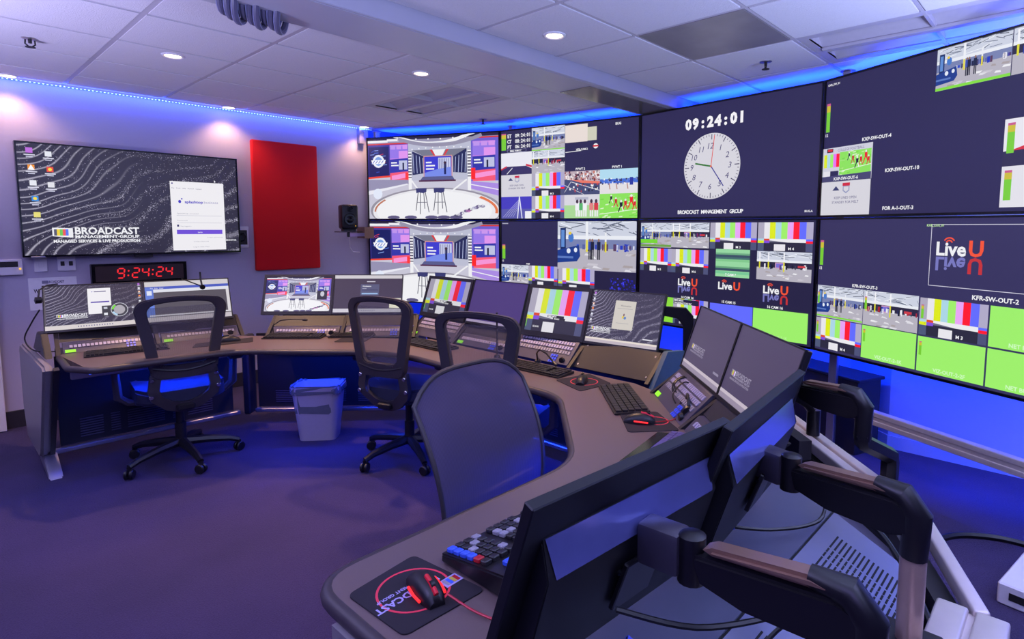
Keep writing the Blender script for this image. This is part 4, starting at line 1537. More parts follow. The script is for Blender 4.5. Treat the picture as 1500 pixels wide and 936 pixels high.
def bay_body(t, w, tops, panels, back=.50, leftpanel=None, rightpanel=None):
    # risers: sloped equipment faces between desk and the monitors; local x right, y away
    h0, h1, s = Z-.005, .865, .13
    n = len(panels)
    for i in range(n+1):
        x = w*i/n
        MB().prism([(-.02, h0), (.02+s, h1), (.06+s, h1), (.03, h0)], x-.011, x+.011, 'x').build('rack_upright', m_dark, t)
    for i, kind in enumerate(panels):
        x0, x1 = w*i/n+.012, w*(i+1)/n-.012
        sl = lambda v: Vector((v.x, v.z*s/(h1-h0)+.012+v.y, h0+v.z))
        H = h1-h0
        mb = MB()
        if kind == 'blank':
            mb.bx(x0, x1, 0, .006, .004, H).map(sl)
            mb.build('blank_panel', m_dark, t)
            mb = MB()
            for xx in (x0+.02, x1-.02):
                for zz in (.02, H-.02):
                    mb.box((xx, -.001, zz), (.007, .004, .007))
            mb.map(sl).build('panel_screws', m_silver, t)
        else:
            mb.bx(x0, x1, .0, .006, H*.5, H).map(sl)
            mb.build('blank_panel', m_dark, t)
            # switcher panel: face, two key rows, green display, knobs
            hh = H*.98 if kind == 'tall' else H*.48
            mb = MB().bx(x0+.01, x1-.01, -.018, .004, .004, hh, bev=.002).map(sl)
            f = mb.build('control_panel', mat('panel_face', (70, 66, 84), .45), t)
            rows = 3 if kind == 'tall' else 1
            for r_ in range(rows):
                mb = MB()
                cnt = 20
                for k in range(cnt):
                    xx = x0+.05+(x1-x0-.09)*k/(cnt-1)
                    zz = hh-.02-r_*.022
                    mb.box((xx, -.021, zz), ((x1-x0)/cnt*.62, .008, .013))
                mb.map(sl)
                mb.build('button_row', m_btn if r_ < 2 else m_keyt, f, smooth=False)
            if kind == 'plain':
                continue
            mb = MB().box((x0+.045, -.020, .018), (.05, .006, .014)).map(sl)
            mb.build('green_display', m_green, f)
            mb = MB()
            for k in range(3):
                for q in range(3):
                    mb.box((x1-.15+k*.018, -.021, .014+q*.014), (.012, .008, .009))
            mb.map(sl).build('keypad', m_bluei, f, smooth=False)
            MB().lathe([(.018, 0), (.016, .014), (0, .015)], n=14, mt=Matrix.Rotation(PI/2, 4, 'X'), c=sl(Vector((x1-.06, -.018, .026)))).build('knob', m_black, f)
    MB().bx(0, w, .03+s, back, Z-.14, Z-.04).build('equipment_shelf', m_dark, t)
    MB().bx(.02, w-.02, .10+s, .14+s, .80, .86).build('monitor_beam', m_dark, t)

def under(t, w, y0, x0=0, yc=None):
    """modesty panel, vents, kick rail below the worktop; local y0 = panel plane, yc = light channel"""
    MB().bx(x0+.02, x0+w-.02, y0, y0+.02, .13, .70).build('modesty_panel', m_darker, t)
    g = w/5
    for gx in (w*.12, w*.38, w*.66):
        mb = MB()
        for r_ in range(7):
            mb.box((x0+gx+g*.5, y0-.002, .17+r_*.014), (g*(.9 if gx != w*.38 else 1.1), .003, .005))
        v = mb.build('vent_slots', mat('vent_light', (70, 66, 84), .5), t, smooth=False)
        v['kind'] = 'stuff'
    MB().bx(x0, x0+w, y0-.03, y0+.01, .095, .125, bev=.006).build('kick_rail', m_silver, t)
    if yc is not None:
        MB().bx(x0, x0+w, yc, yc+.03, .66, .705).build('light_channel', m_silver, t)

A1 = math.atan2(4.47-4.632, 1.512-.512)
bays = []
# local frame origins: riser front-left on the desk
b1 = bay('console_bay', 'left console cabinet against the wall, with rounded grey side and metal foot', (.56, 4.53), math.radians(-5), 1.0)
bay_body(b1, 1.0, None, ['rack', 'rack'])
k1 = Matrix.Rotation(math.radians(5), 4, 'Z')
def w1(mb):      # shapes given in world x, y, z, turned into the frame of the left bay
    return mb.map(lambda v: k1 @ (v-Vector((.56, 4.53, 0))))
w1(MB().bx(.56, 1.56, 4.70, 4.72, .13, .70)).build('modesty_panel', m_darker, b1)
w1(MB().bx(.52, 1.60, 4.66, 4.70, .095, .125, bev=.006)).build('kick_rail', m_silver, b1)
for a, b in ((.66, .78), (.82, .87), (.91, 1.12), (1.17, 1.22), (1.26, 1.42)):
    mb = MB()
    for r_ in range(8):
        mb.bx(a, b, 4.695, 4.70, .165+r_*.016, .171+r_*.016)
    v = w1(mb).build('vent_slots', mat('vent_light', (70, 66, 84), .5), b1, smooth=False)
    v['kind'] = 'stuff'
w1(MB().bx(.56, 1.40, 4.16, 4.19, .65, .70, bev=.004)).build('light_channel', m_silver, b1)
w1(MB().prism([(4.26, .70), (4.62, .13), (4.68, .09), (5.20, .10), (5.30, .30), (5.30, .68), (5.24, .725), (4.30, .725)], .455, .50, 'x', bev=.012)).build('side_panel', m_body, b1)
w1(MB().prism([(4.24, .70), (4.66, .08), (4.69, .08), (4.28, .71)], .50, .525, 'x')).build('side_edge', m_dark, b1)
w1(MB().prism([(4.50, .725), (4.62, .86), (4.76, .86), (4.98, .727)], .495, .53, 'x', bev=.004)).build('monitor_side', m_dark, b1)
w1(MB().prism([(4.68, .125), (4.50, .03), (4.48, 0), (4.54, 0), (4.80, .05), (4.95, .10), (4.95, .125)], .47, .535, 'x', bev=.006)).build('foot', m_silver, b1)

b2 = bay('console_bay', 'console cabinet behind the waste bin under the two-screen corner station', (1.645, 4.24), math.radians(-45), 1.02)
bay_body(b2, 1.02, None, ['rack', 'rack'])
under(b2, 1.15, .34, -.25, -.22)
MB().bx(-.30, -.25, .24, .36, .10, .70, bev=.01).build('corner_post', m_dark, b2)

b3 = bay('console_bay', 'long far console cabinet in front of the video wall with four screens', (2.395, 3.62), math.radians(-89), 2.02)
bay_body(b3, 2.04, None, ['tall', 'rack', 'tall', 'blank'])
under(b3, 2.0, .30, 0, -.28)
MB().prism([(-.02, .70), (.13, .88), (.30, .86), (.42, .55), (.42, .10), (.0, .10)], 2.05, 2.075, 'x').build('end_panel', mat('teal_grey_panel', (70, 92, 104), .4), b3)

b4 = bay('console_bay', 'diagonal console cabinet carrying the two tilted dim screens', (2.29, 1.46), math.radians(-134), 1.0)
bay_body(b4, .98, None, ['tall', 'plain'], back=.34)
under(b4, .9, .1)
b5 = bay('console_bay', 'near console cabinet with slotted sloping rear cover', (1.58, .66), PI, 1.1)
under(b5, 1.02, -.22)
MB().bx(.0, 1.1, -.02, .0, Z-.10, Z+.03, bev=.003).build('desk_back_edge', m_dark, b5)
MB().bx(1.03, 1.06, -.42, .55, .10, .71).build('side_panel', m_body, b5)

# sloping rear cover of the near console, in world coordinates: (x, y) and height falling to the rear rail
YF = .44
def zc(y):
    return .775 if y > YF else .775-.43*(YF-y)
t = thing('console_rear_cover', 'blue-grey sloping metal cover with rows of vent slots behind the nearest monitors', 'cover', (0, 0, 0))
def sheet(nm, poly, m):
    mb = MB()
    tp = [mb.bm.verts.new((x, y, zc(y))) for x, y in poly]
    bt = [mb.bm.verts.new((x, y, zc(y)-.012)) for x, y in poly]
    mb.bm.faces.new(tp)
    mb.bm.faces.new(bt[::-1])
    n = len(poly)
    for k in range(n):
        mb.bm.faces.new((bt[k], bt[(k+1) % n], tp[(k+1) % n], tp[k]))
    return mb.build(nm, m, t, smooth=False)
sheet('top_panel', [(.62, .68), (1.68, .68), (1.68, .64), (1.572, YF+.003), (.62, YF+.003)], m_rear)
sheet('vent_panel', [(.62, YF-.003), (1.568, YF-.003), (1.545, .232), (.62, .232)], m_rear)
m_slot = mat('slot_shadow', (6, 6, 8), .8)
SL = Matrix.Rotation(math.atan(.43), 4, 'X')
mb = MB()
for X0_ in (1.475, 1.02):
    for k in range(16):
        y = .400-k*.0102
        for a, l in ((0, .062), (.070, .018), (.093, .018), (.118, .105), (.230, .02)):
            mb.box((X0_-a-l/2, y, zc(y)+.0004), (l, .0042, .0016), rot=SL)
mb = mb.build('vent_slots', m_slot, t, smooth=False)
mb['kind'] = 'stuff'
MB().bx(.62, 1.57, YF-.0025, YF+.0025, .766, .7725).build('panel_seam', m_slot, t, smooth=False)
MB().bx(.62, 1.56, .225, .235, .55, .69).build('cover_skirt', m_rear, t, smooth=False)

# rear tool rail
t = thing('tool_rail', 'pale grooved aluminium rail along the back of the near consoles holding the arms', 'rail', (0, 0, 0))
def railseg(a, b, w, z0, z1, groove=True):
    a, b = Vector(a), Vector(b)
    d = b-a
    an = math.atan2(d.y, d.x)
    R = Matrix.Rotation(an, 4, 'Z')
    c = (a+b)/2
    n = Vector((-d.y, d.x)).normalized()
    mb = MB()
    for q in ((-w/4-.003, w/4+.003) if groove else (0,)):
        cc = c+n*q
        mb.box((cc.x, cc.y, (z0+z1)/2), (d.length, w/2-.006 if groove else w, z1-z0), rot=R, bev=.006, seg=3)
    if groove:
        mb.box((c.x, c.y, (z0+z1)/2-.006), (d.length, .02, z1-z0-.014), rot=R)
    return mb.build('rail_segment', m_rail, t)
railseg((2.72, 1.19), (1.80, .305), .085, .70, .74)
railseg((1.82, .287), (1.40, .102), .032, .70, .74, False)
railseg((1.40, .118), (.55, .118), .125, .69, .74)

# rear shell of the near consoles dropping to the floor
t2 = thing('console_rear_shell', 'dark rear shell below the aluminium rail of the near consoles', 'panel', (0, 0, 0))
mb = MB()
mb.prism([(2.68, 1.17), (1.80, .31), (1.40, .11), (.60, .09), (.60, .14), (1.38, .15), (1.78, .35), (2.64, 1.19)], .08, .69)
mb.build('shell_panel', m_dark, t2, smooth=False)
# cable trough behind the diagonal bay
MB().prism([(1.56, .24), (1.40, .16), (1.78, .34), (2.64, 1.18), (2.50, 1.30), (1.70, .66)], .60, .62).build('trough_floor', mat('trough_blue_grey', (120, 116, 140), .4), t2, smooth=False)
MB().bx(.62, 1.42, .15, .22, .58, .60).build('trough_floor', m_dark, t2, smooth=False)

# ------------------------------------------------------------ monitors
def monitor(label, c, ang, tilt, pic, w=.505, h=.315, group='desk monitors', bez=.012, scr=None, chin=.014, mat_b=m_black):
    """c = world point of the middle of the bottom edge"""
    t = thing('desk_monitor', label, 'monitor', c, ang, group, rx=-tilt)
    MB().bx(-w/2, w/2, 0, .02, 0, h, bev=.003).build('housing', mat_b, t)
    MB().bx(-w*.32, w*.32, .02, .045, h*.15, h*.75, bev=.01).build('rear_bulge', mat_b, t)
    mb = MB()
    mb.ring([(-w/2, 0), (w/2, 0), (w/2, h), (-w/2, h)], [(-w/2+bez, chin), (w/2-bez, chin), (w/2-bez, h-bez), (-w/2+bez, h-bez)], -.006, .002)
    mb.build('bezel', mat_b, t, smooth=False)
    pic.build('screen_picture', t, w-2*bez, h-bez-chin, -w/2+bez, chin, -.0008, dz=.00004)
    MB().prism([(.02, h*.45), (.02, h*.3), (.09, .0), (.13, -.04), (.16, -.04), (.12, .04)], -.03, .03, 'x').build('stand_neck', m_dark, t)
    return t
def run(a, b, n, i, z):
    p = Vector(a).lerp(Vector(b), (i+.5)/n)
    return (p.x, p.y, z)
a1, b1_ = (.512, 4.632), (1.512, 4.47)
an1 = A1
T1 = math.radians(24)
monitor('leftmost desk monitor showing dark waves with a white window and round control', run(a1, b1_, 2, 0, .86), an1, T1, pic_m1(), .503, .305, bez=.006)
monitor('desk monitor with a pale window and blue title bar behind the leftmost chair', run(a1, b1_, 2, 1, .86), an1, T1, pic_m2(), .503, .305, bez=.006)
a2, b2_ = (1.709, 4.501), (2.44, 3.783)
monitor('desk monitor showing the bright studio picture below the red panel', run(a2, b2_, 2, 0, .86), math.radians(-44.5), math.radians(19), pic_m3(), .51, .305, bez=.018, chin=.024)
monitor('desk monitor with a dark desktop and small login box', run(a2, b2_, 2, 1, .86), math.radians(-44.5), math.radians(19), pic_m4(), .51, .305, bez=.005)
a3, b3_ = (2.505, 3.65), (2.53, 2.61)
T3 = math.radians(19)
monitor('smaller far desk monitor with colour bars, in front of the studio screens', run(a3, b3_, 2, 0, .86), math.radians(-88.6), T3, pic_bars(.9), .50, .305, bez=.022, chin=.03)
monitor('dim violet desk monitor between the two colour bar monitors', run(a3, b3_, 2, 1, .86), math.radians(-88.6), T3, pic_blank(), .515, .31, bez=.005)
a4, b4_ = (2.492, 2.56), (2.596, 1.633)
an4 = math.atan2(b4_[1]-a4[1], b4_[0]-a4[0])
monitor('larger colour bar monitor in the middle of the far desk', run(a4, b4_, 2, 0, .855), an4, T3, pic_bars(.96), .463, .32, bez=.022, chin=.032)
monitor('desk monitor with dark waves and a beige window, right end of the far desk', run(a4, b4_, 2, 1, .855), an4, T3, pic_m8(), .463, .32, bez=.006)
a5, b5_ = (2.397, 1.378), (1.70, .655)
an5 = math.atan2(b5_[1]-a5[1], b5_[0]-a5[0])
monitor('left one of the two tilted dim monitors on the diagonal desk', run(a5, b5_, 2, 0, .86), an5, math.radians(18), pic_faint(), .50, .305, bez=.005)
monitor('right one of the two tilted dim monitors on the diagonal desk', run(a5, b5_, 2, 1, .86), an5, math.radians(18), pic_faint(), .50, .305, bez=.005)

def back_monitor(label, tl, tr, w, tilt):
    """monitor seen from behind; tl, tr = its top corners as the camera sees them (world x,y), user's side is +y"""
    tl, tr = Vector(tl), Vector(tr)
    h = .335
    d = tr-tl
    an = math.atan2(d.y, d.x)+PI
    zt = 1.14
    up_ = Vector((0, math.sin(tilt), math.cos(tilt)))
    c = (tl+tr)/2
    nb = Vector((-math.sin(an), math.cos(an)))    # local +y (away from its user)
    bx = c-nb*math.sin(tilt)*h
    t = thing('desk_monitor', label, 'monitor', (bx.x, bx.y, zt-math.cos(tilt)*h), an, 'monitors seen from behind', rx=-tilt)
    MB().bx(-w/2, w/2, -.004, .016, 0, h, bev=.002).build('housing', m_mon, t)
    # lower half stands proud with a slanted glossy chamfer
    mb = MB().prism([(.016, h*.80), (.050, h*.64), (.058, .02), (.016, .0)], -w*.43, w*.43, 'x', bev=.002)
    mb.build('rear_bulge', m_mon, t)
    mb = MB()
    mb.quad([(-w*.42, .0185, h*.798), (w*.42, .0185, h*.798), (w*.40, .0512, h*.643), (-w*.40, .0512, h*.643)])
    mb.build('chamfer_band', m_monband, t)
    mb = MB().bx(-.06, .06, .058, .064, h*.46, h*.475)
    mb.build('vent_slit', m_gloss, t)
    MB().bx(-w/2+.006, w/2-.006, -.0055, -.0035, .012, h-.008).build('screen_glass', m_gloss, t, smooth=False)
    MB().bx(-.05, .05, .06, .07, h*.22, h*.22+.1, bev=.002).build('mount_plate', m_arm, t)
    return t
back_monitor('nearest monitor seen from behind, in front of the keyboard with blue keys', (.539, .537), (1.046, .503), .52, math.radians(20))
back_monitor('second monitor seen from behind, right of the nearest one', (1.001, .477), (1.554, .536), .56, math.radians(20))

# ------------------------------------------------------------ monitor arms
def arm(label, br, el, pole, ztop, pole_mat, group='monitor arms', drop=.10):
    """br bracket at the monitor back, el elbow above the pole"""
    t = thing('monitor_arm', label, 'monitor arm', (pole[0], pole[1], .74), 0, group)
    o = Vector((pole[0], pole[1], .74))
    L = lambda v: Vector(v)-o
    br, el = L(br), L(el)
    d = (el-br)
    dn = d.normalized()
    an = math.atan2(d.y, d.x)
    R = Matrix.Rotation(an, 4, 'Z')
    mb = MB()
    mb.lathe([(.022, -.045), (.022, .03), (.015, .034)], c=br+dn*.05, n=14)
    mb.build('wrist_joint', m_arm, t)
    mb = MB()
    mb.box(br+Vector((0, 0, .0)), (.075, .05, .07), rot=R, bev=.008, seg=2)
    mb.build('tilt_head', mat('tilt_head_grey', (58, 54, 66), .35), t)
    a = br+dn*.06
    b = el
    ln = (b-a).length
    # spring arm: deep black channel
    mb = MB()
    mb.prism([(0, -.005), (.01, -.035), (ln*.35, -.055), (ln*.9, -.062), (ln+.02, -.05), (ln+.02, -.005), (ln*.95, .008), (0, .008)], -.022, .022, 'y', bev=.005)
    slope = math.atan2(b.z-a.z, Vector((d.x, d.y)).length)
    M = Matrix.Translation(a) @ R @ Matrix.Rotation(-slope, 4, 'Y')
    mb.map(lambda v: M @ v)
    mb.build('spring_arm', m_arm, t)
    mb = MB()
    mb.prism([(.03, .012), (.015, .018), (.03, .025), (ln*.80, .030), (ln*.92, .024), (ln*.96, .012)], -.019, .019, 'y', bev=.006)
    mb.map(lambda v: M @ v)
    mb.build('bronze_cover', m_champ, t, label='bronze coloured top cover')
    mb = MB()
    mb.tube([b+Vector((0, 0, .02))-dn*.05, b+Vector((0, 0, .012)), b+Vector((0, 0, -.02))+dn*.025, b+Vector((0, 0, -drop))+dn*.022], [.016, .023, .025, .0235], 12)
    mb.build('elbow', m_arm, t)
    e2 = b+Vector((0, 0, -drop))+dn*.022
    return t, e2, o

t, e2, o = arm('near right monitor arm on a tall brushed silver pole', (1.262, .49, .985), (1.198, .215, 1.01), (1.2, .19), 1, m_poleM)
MB().tube([(e2.x, e2.y, 0), (e2.x, e2.y, .165), (e2.x, e2.y, .175)], [.022, .022, .020], 20).build('pole', m_poleM, t, label='brushed silver pole')
MB().bx(e2.x-.05, e2.x+.05, e2.y-.05, e2.y+.05, -.005, .012, bev=.004).build('clamp', m_arm, t)
t, e2, o = arm('nearest monitor arm at the bottom of the picture', (.785, .475, 1.0), (.80, .20, 1.02), (.80, .16), 1, m_poleM)
MB().tube([(e2.x, e2.y, 0), (e2.x, e2.y, .2)], .023, 20).build('pole', m_poleM, t)
MB().bx(e2.x-.05, e2.x+.05, e2.y-.05, e2.y+.05, -.005, .012, bev=.004).build('clamp', m_arm, t)
t, e2, o = arm('black monitor arm with a bent lower link behind the dim screens', (1.90, .71, 1.005), (1.85, .47, 1.01), (1.98, .40), 1, m_poleM, drop=.12)
mb = MB()
pts = [e2+Vector((0, 0, .02)), e2+Vector((.01, 0, -.01)), Vector((0, 0, .075)), Vector((.005, 0, .05)), Vector((.005, 0, 0))]
mb.tube(pts, .026, 6)
mb.build('lower_link', m_arm, t)
t = thing('arm_post', 'short black post with a silver cap on the rail left of the bent arm', 'post', (2.225, .71, .74))
MB().tube([(0, 0, 0), (0, 0, .10)], .024, 18).build('post', m_arm, t)
MB().tube([(0, 0, .10), (-.01, .02, .125), (-.05, .09, .16), (-.10, .16, .20)], [.027, .026, .016, .014], 12).build('upper_link', m_arm, t)
MB().lathe([(.0255, .098), (.027, .112), (.02, .124), (0, .128)], n=18).build('cap', m_silver, t)
t = thing('monitor_arm', 'dark monitor arm bracket seen between the wave monitor and the dim monitors', 'monitor arm', (2.74, 1.62, .74), math.radians(-60))
mb = MB().prism([(-.07, .30), (-.07, .35), (.06, .345), (.10, .30), (.10, -.03), (.05, -.03), (.05, .25), (.02, .29)], -.02, .02, 'y', bev=.004)
mb.build('bracket', m_arm, t)

# ------------------------------------------------------------ chairs
def task_chair(label, loc, face, base_rot):
    """local +y = facing direction (towards the desk)"""
    t = thing('task_chair', label, 'chair', (*loc, 0), face-PI/2, 'black mesh-back task chairs')
    H0, H1 = .60, 1.07
    # back frame: rounded trapezoid ring, leaning back and curved
    def bend(v):
        u = (v.z-H0)/(H1-H0)
        return Vector((v.x, v.y-.235-.07*u-.02*math.cos(u*PI)+.35*v.x*v.x, v.z))
    def outline(w0, w1, z0, z1, r):
        P = []
        cs = [((w1/2, z1), 1, 1, 0), ((-w1/2, z1), -1, 1, 90), ((-w0/2, z0), -1, -1, 180), ((w0/2, z0), 1, -1, 270)]
        for (x, z), qx, qz, a in cs:
            for k in range(6):
                th = math.radians(a+90*k/5)
                P.append((x-qx*r+r*math.cos(th), z-qz*r+r*math.sin(th)))
        # crown the top edge
        P = [(x, z+(.028*(1-(x/(w1/2))**2) if z > (z0+z1)/2 else 0)) for x, z in P]
        Q = []
        for i in range(len(P)):
            a, b = P[i], P[(i+1) % len(P)]
            m = max(1, int(math.hypot(b[0]-a[0], b[1]-a[1])/.05))
            for k in range(m):
                x = a[0]+(b[0]-a[0])*k/m
                z = a[1]+(b[1]-a[1])*k/m
                if m > 3 and a[1] > (z0+z1)/2 and b[1] > (z0+z1)/2:
                    z = max(z, z1+.028*(1-(x/(w1/2))**2)-.0)
                Q.append((x, z))
        return Q
    O = outline(.35, .475, H0, H1, .055)
    cx, cz = 0, (H0+H1)/2
    I = [(x*.74, cz+.03+(z-cz)*.76) for x, z in O]
    mb = MB().ring(O, I, -.018, .018)
    bmesh.ops.bevel(mb.bm, geom=[e for e in mb.bm.edges if abs(e.verts[0].co.y-e.verts[1].co.y) < .001 and e.calc_length() > 0], offset=.007, segments=2, affect='EDGES')
    mb.map(bend).build('back_frame', m_frame, t)
    # mesh panel with crossbar
    mb = MB()
    n, m_ = 10, 8
    xs_ = lambda u, v: (u-.5)*(.30+.10*v)
    G = [[mb.bm.verts.new(bend(Vector((xs_(i/n, j/m_), -.004, H0+.05+(H1-H0-.085)*j/m_)))) for i in range(n+1)] for j in range(m_+1)]
    for j in range(m_):
        for i in range(n):
            mb.bm.faces.new((G[j][i], G[j][i+1], G[j+1][i+1], G[j+1][i]))
    mb.build('mesh_back', m_mesh, t)
    mb = MB()
    mb.tube([bend(Vector((x, -.012, H0+.075-.03*math.cos(x/.17*PI/2)))) for x in [-.16+.04*i for i in range(9)]], .009, 8)
    mb.build('lumbar_bar', m_black, t)
    # lower carrier: ring-shaped yoke under the back
    O2 = [(x, z) for x, z in [(.175, .63), (.19, .53), (.175, .47), (.10, .40), (.03, .375), (-.03, .375), (-.10, .40), (-.175, .47), (-.19, .53), (-.175, .63), (-.10, .645), (.10, .645)]]
    I2 = [(x*.70, .53+(z-.52)*.62) for x, z in O2]
    mb = MB().ring(O2, I2, -.02, .012)
    mb.map(lambda v: Vector((v.x, v.y-.245+.35*v.x*v.x+(.05*(.5-v.z)/.12 if v.z < .5 else 0), v.z)))
    mb.build('carrier_yoke', m_frame, t)
    for x, z in ((-.165, .60), (-.175, .50), (.165, .60), (.175, .52)):
        MB().lathe([(.013, 0), (.013, .008), (.009, .012), (0, .012)], c=(x, -.245+.35*x*x-.018, z), n=12, mt=Matrix.Rotation(PI/2, 4, 'X')).build('bolt', m_chrome, t)
    # seat
    mb = MB().prism(rrect(.47, .46, .10, 5, 0, .02), .43, .505, 'z', bev=.02)
    mb.map(lambda v: Vector((v.x, v.y, v.z+(.02*(v.x/.23)**2 if v.z > .47 else 0)-(.02 if v.y > .2 else 0))))
    mb.build('seat', m_blade, t)
    mb = MB().box((0, .0, .415), (.2, .26, .045), bev=.01)
    mb.box((0, -.17, .41), (.10, .16, .04), bev=.008)
    mb.build('mechanism', m_black, t)
    for s_ in (-1, 1):
        mb = MB()
        mb.tube([(s_*.14, .0, .42), (s_*.26, .0, .43), (s_*.31, .0, .47), (s_*.32, -.01, .64)], [.016, .022, .026, .022], 8)
        mb.build('arm_post', m_frame, t)
        mb = MB().prism(rrect(.10, .25, .04, 4, s_*.32, .0), .64, .668, 'z', bev=.008)
        mb.build('armrest', m_frame, t)
    MB().lathe([(.032, .10), (.032, .25), (.024, .25), (.024, .40)], n=14).build('gas_lift', m_black, t)
    for k in range(5):
        th = base_rot+k*2*PI/5-(face-PI/2)
        c, s_ = math.cos(th), math.sin(th)
        mb = MB()
        mb.tube([(c*.02, s_*.02, .125), (c*.15, s_*.15, .115), (c*.27, s_*.27, .095), (c*.325, s_*.325, .075)], [.032, .026, .021, .018], 8)
        mb.build('base_leg', m_black, t)
        cc = Vector((c*.325, s_*.325, .03))
        mb = MB()
        a = th+.6
        R = Matrix.Rotation(a, 4, 'Z') @ Matrix.Rotation(PI/2, 4, 'X')
        for q in (-.014, .014):
            off = Matrix.Rotation(a, 3, 'Z') @ Vector((0, q, 0))
            mb.lathe([(.0, -.009), (.026, -.009), (.030, -.005), (.030, .005), (.026, .009), (0, .009)], c=cc+off, n=14, mt=R)
        mb.tube([cc+Vector((0, 0, .0)), cc+Vector((0, 0, .045))], .012, 8)
        mb.build('caster', m_black, t)
    return t
task_chair('black mesh-back chair at the left console, seen from behind', (1.10, 4.27), math.radians(84), math.radians(200))
task_chair('black mesh-back chair beside the waste bin, turned to the right', (2.12, 3.22), math.radians(19), math.radians(180))
task_chair('black mesh-back chair at the far desk, half hidden by the large chair', (2.10, 2.31), math.radians(21), math.radians(190))

t = thing('mesh_chair', 'large purple-grey mesh chair back standing at the near console', 'chair', (1.375, 1.50, 0), math.radians(183), 'tall mesh chair')
mb = MB()
n, m_ = 16, 14
# local: +y is the direction the sitter faces
def bk(u, v):
    z = .46+.585*v
    wd_ = .268-.03*(1-v)**2
    x = (u*2-1)*wd_
    top = 1-.17*abs(u*2-1)**4
    z = .44+.56*v*top
    return Vector((x, .34*x*x*1.4-.06-.13*v+.05*math.sin(v*PI), z))
G = [[mb.bm.verts.new(bk(i/n, j/m_)) for i in range(n+1)] for j in range(m_+1)]
for j in range(m_):
    for i in range(n):
        mb.bm.faces.new((G[j][i], G[j][i+1], G[j+1][i+1], G[j+1][i]))
mb.build('mesh_back', m_mesh2, t)
edge = [bk(0, j/m_) for j in range(m_+1)]+[bk(i/n, 1) for i in range(1, n+1)]+[bk(1, 1-j/m_) for j in range(1, m_+1)]
MB().tube(edge, .009, 8).build('back_rim', m_frame, t)
MB().tube([bk(.06+.88*i/10, .22) + Vector((0, -.02, -.03*math.sin(i/10*PI))) for i in range(11)], .018, 8).build('back_support', m_frame, t)
mb = MB().prism(rrect(.49, .47, .1, 5, 0, .22), .43, .49, 'z', bev=.02)
mb.build('seat', m_blade, t)
MB().box((0, .17, .40), (.22, .3, .05), bev=.01).build('mechanism', m_black, t)
MB().lathe([(.032, .10), (.032, .25), (.024, .25), (.024, .39)], c=(0, .18, 0), n=14).build('gas_lift', m_black, t)
for k in range(5):
    th = .5+k*2*PI/5
    c, s_ = math.cos(th), math.sin(th)
    MB().tube([(c*.02, .18+s_*.02, .125), (c*.27, .18+s_*.27, .095), (c*.31, .18+s_*.31, .07)], [.03, .022, .018], 8).build('base_leg', m_frame, t)
    MB().lathe([(0, -.018), (.028, -.018), (.03, 0), (.028, .018), (0, .018)], c=(c*.31, .18+s_*.31, .03), n=12, mt=Matrix.Rotation(th, 4, 'Z') @ Matrix.Rotation(PI/2, 4, 'X')).build('caster', m_black, t)

# ------------------------------------------------------------ waste bin
t = thing('waste_bin', 'grey plastic waste bin with a translucent liner beside the chair', 'bin', (1.90, 4.02, 0), math.radians(-42))
def frus(w0, d0, w1, d1, z0, z1, r0, r1, th=.004):
    mb = MB()
    A = rrect(w0, d0, r0, 5)
    B = rrect(w1, d1, r1, 5)
    A2 = rrect(w0-.01, d0-.01, r0, 5)
    B2 = rrect(w1-.01, d1-.01, r1, 5)
    L = [[mb.bm.verts.new((x, y, z)) for x, y in P] for P, z in ((A2, z0+.006), (A, z0), (B, z1), (B2, z1), (A2, z0+.006))]
    n = len(A)
    mb.bm.faces.new(L[0])
    mb.bm.faces.new(L[1][::-1])
    for j in (1, 2, 3):
        for k in range(n):
            mb.bm.faces.new((L[j][k], L[j][(k+1) % n], L[j+1][(k+1) % n], L[j+1][k]))
    return mb
frus(.25, .17, .33, .24, 0, .385, .04, .055).build('bucket', m_bin, t)
mb = MB()
mb.ring(rrect(.345, .255, .06, 5), rrect(.325, .235, .055, 5), .365, .392, 'z')
mb.build('rim', m_bin, t)
mb = MB()
P = rrect(.335, .245, .058, 8)
rr = random.Random(4)
L = []
for k, (sc, z) in enumerate(((1.035, .345), (1.045, .375), (1.02, .398), (.97, .395), (.93, .33), (.86, .2))):
    L.append([mb.bm.verts.new((x*sc+rr.uniform(-.003, .003), y*sc+rr.uniform(-.003, .003), z+rr.uniform(-.007, .007))) for x, y in P])
for a, b in zip(L, L[1:]):
    for k in range(len(P)):
        mb.bm.faces.new((a[k], a[(k+1) % len(P)], b[(k+1) % len(P)], b[k]))
mb.build('liner', m_bag, t)

# ------------------------------------------------------------ keyboards
def keyboard(label, c, ang, w=.44, d=.135, nx=20, ny=5, z=Z, base=m_key, keym=None, h=.016):
    t = thing('keyboard', label, 'keyboard', (c[0], c[1], z), ang, 'keyboards')
    MB().prism([(-d/2, .002), (d/2, .002), (d/2, h), (-d/2, h*.45)], -w/2, w/2, 'x', bev=.002).build('base', base, t)
    kx, ky = (w-.02)/nx, (d-.014)/ny
    rows = []
    mb = MB()
    for j in range(ny):
        i = 0
        while i < nx:
            k = 1
            if j == 0 and 4 <= i < 9:
                k = 5
            y = -d/2+.007+(j+.5)*ky
            zz = h*.45+(h*.55)*(y+d/2)/d
            x = -w/2+.01+(i+k/2)*kx
            if i not in (15,) or j < 1 or j > 3:
                mb.box((x, y, zz+.004), (kx*k-.0035, ky-.0035, .008))
            i += k
    o = mb.build('keycaps', keym or m_key, t, smooth=False)
    o['kind'] = 'stuff'
    return t
keyboard('black keyboard on the left desk under the leftmost monitor', (.86, 4.33), A1, .42)
keyboard('black keyboard below the studio monitor', (1.76, 4.06), math.radians(-45), .40)
keyboard('black keyboard right of the one below the studio monitor', (2.05, 3.80), math.radians(-47), .30, nx=14)
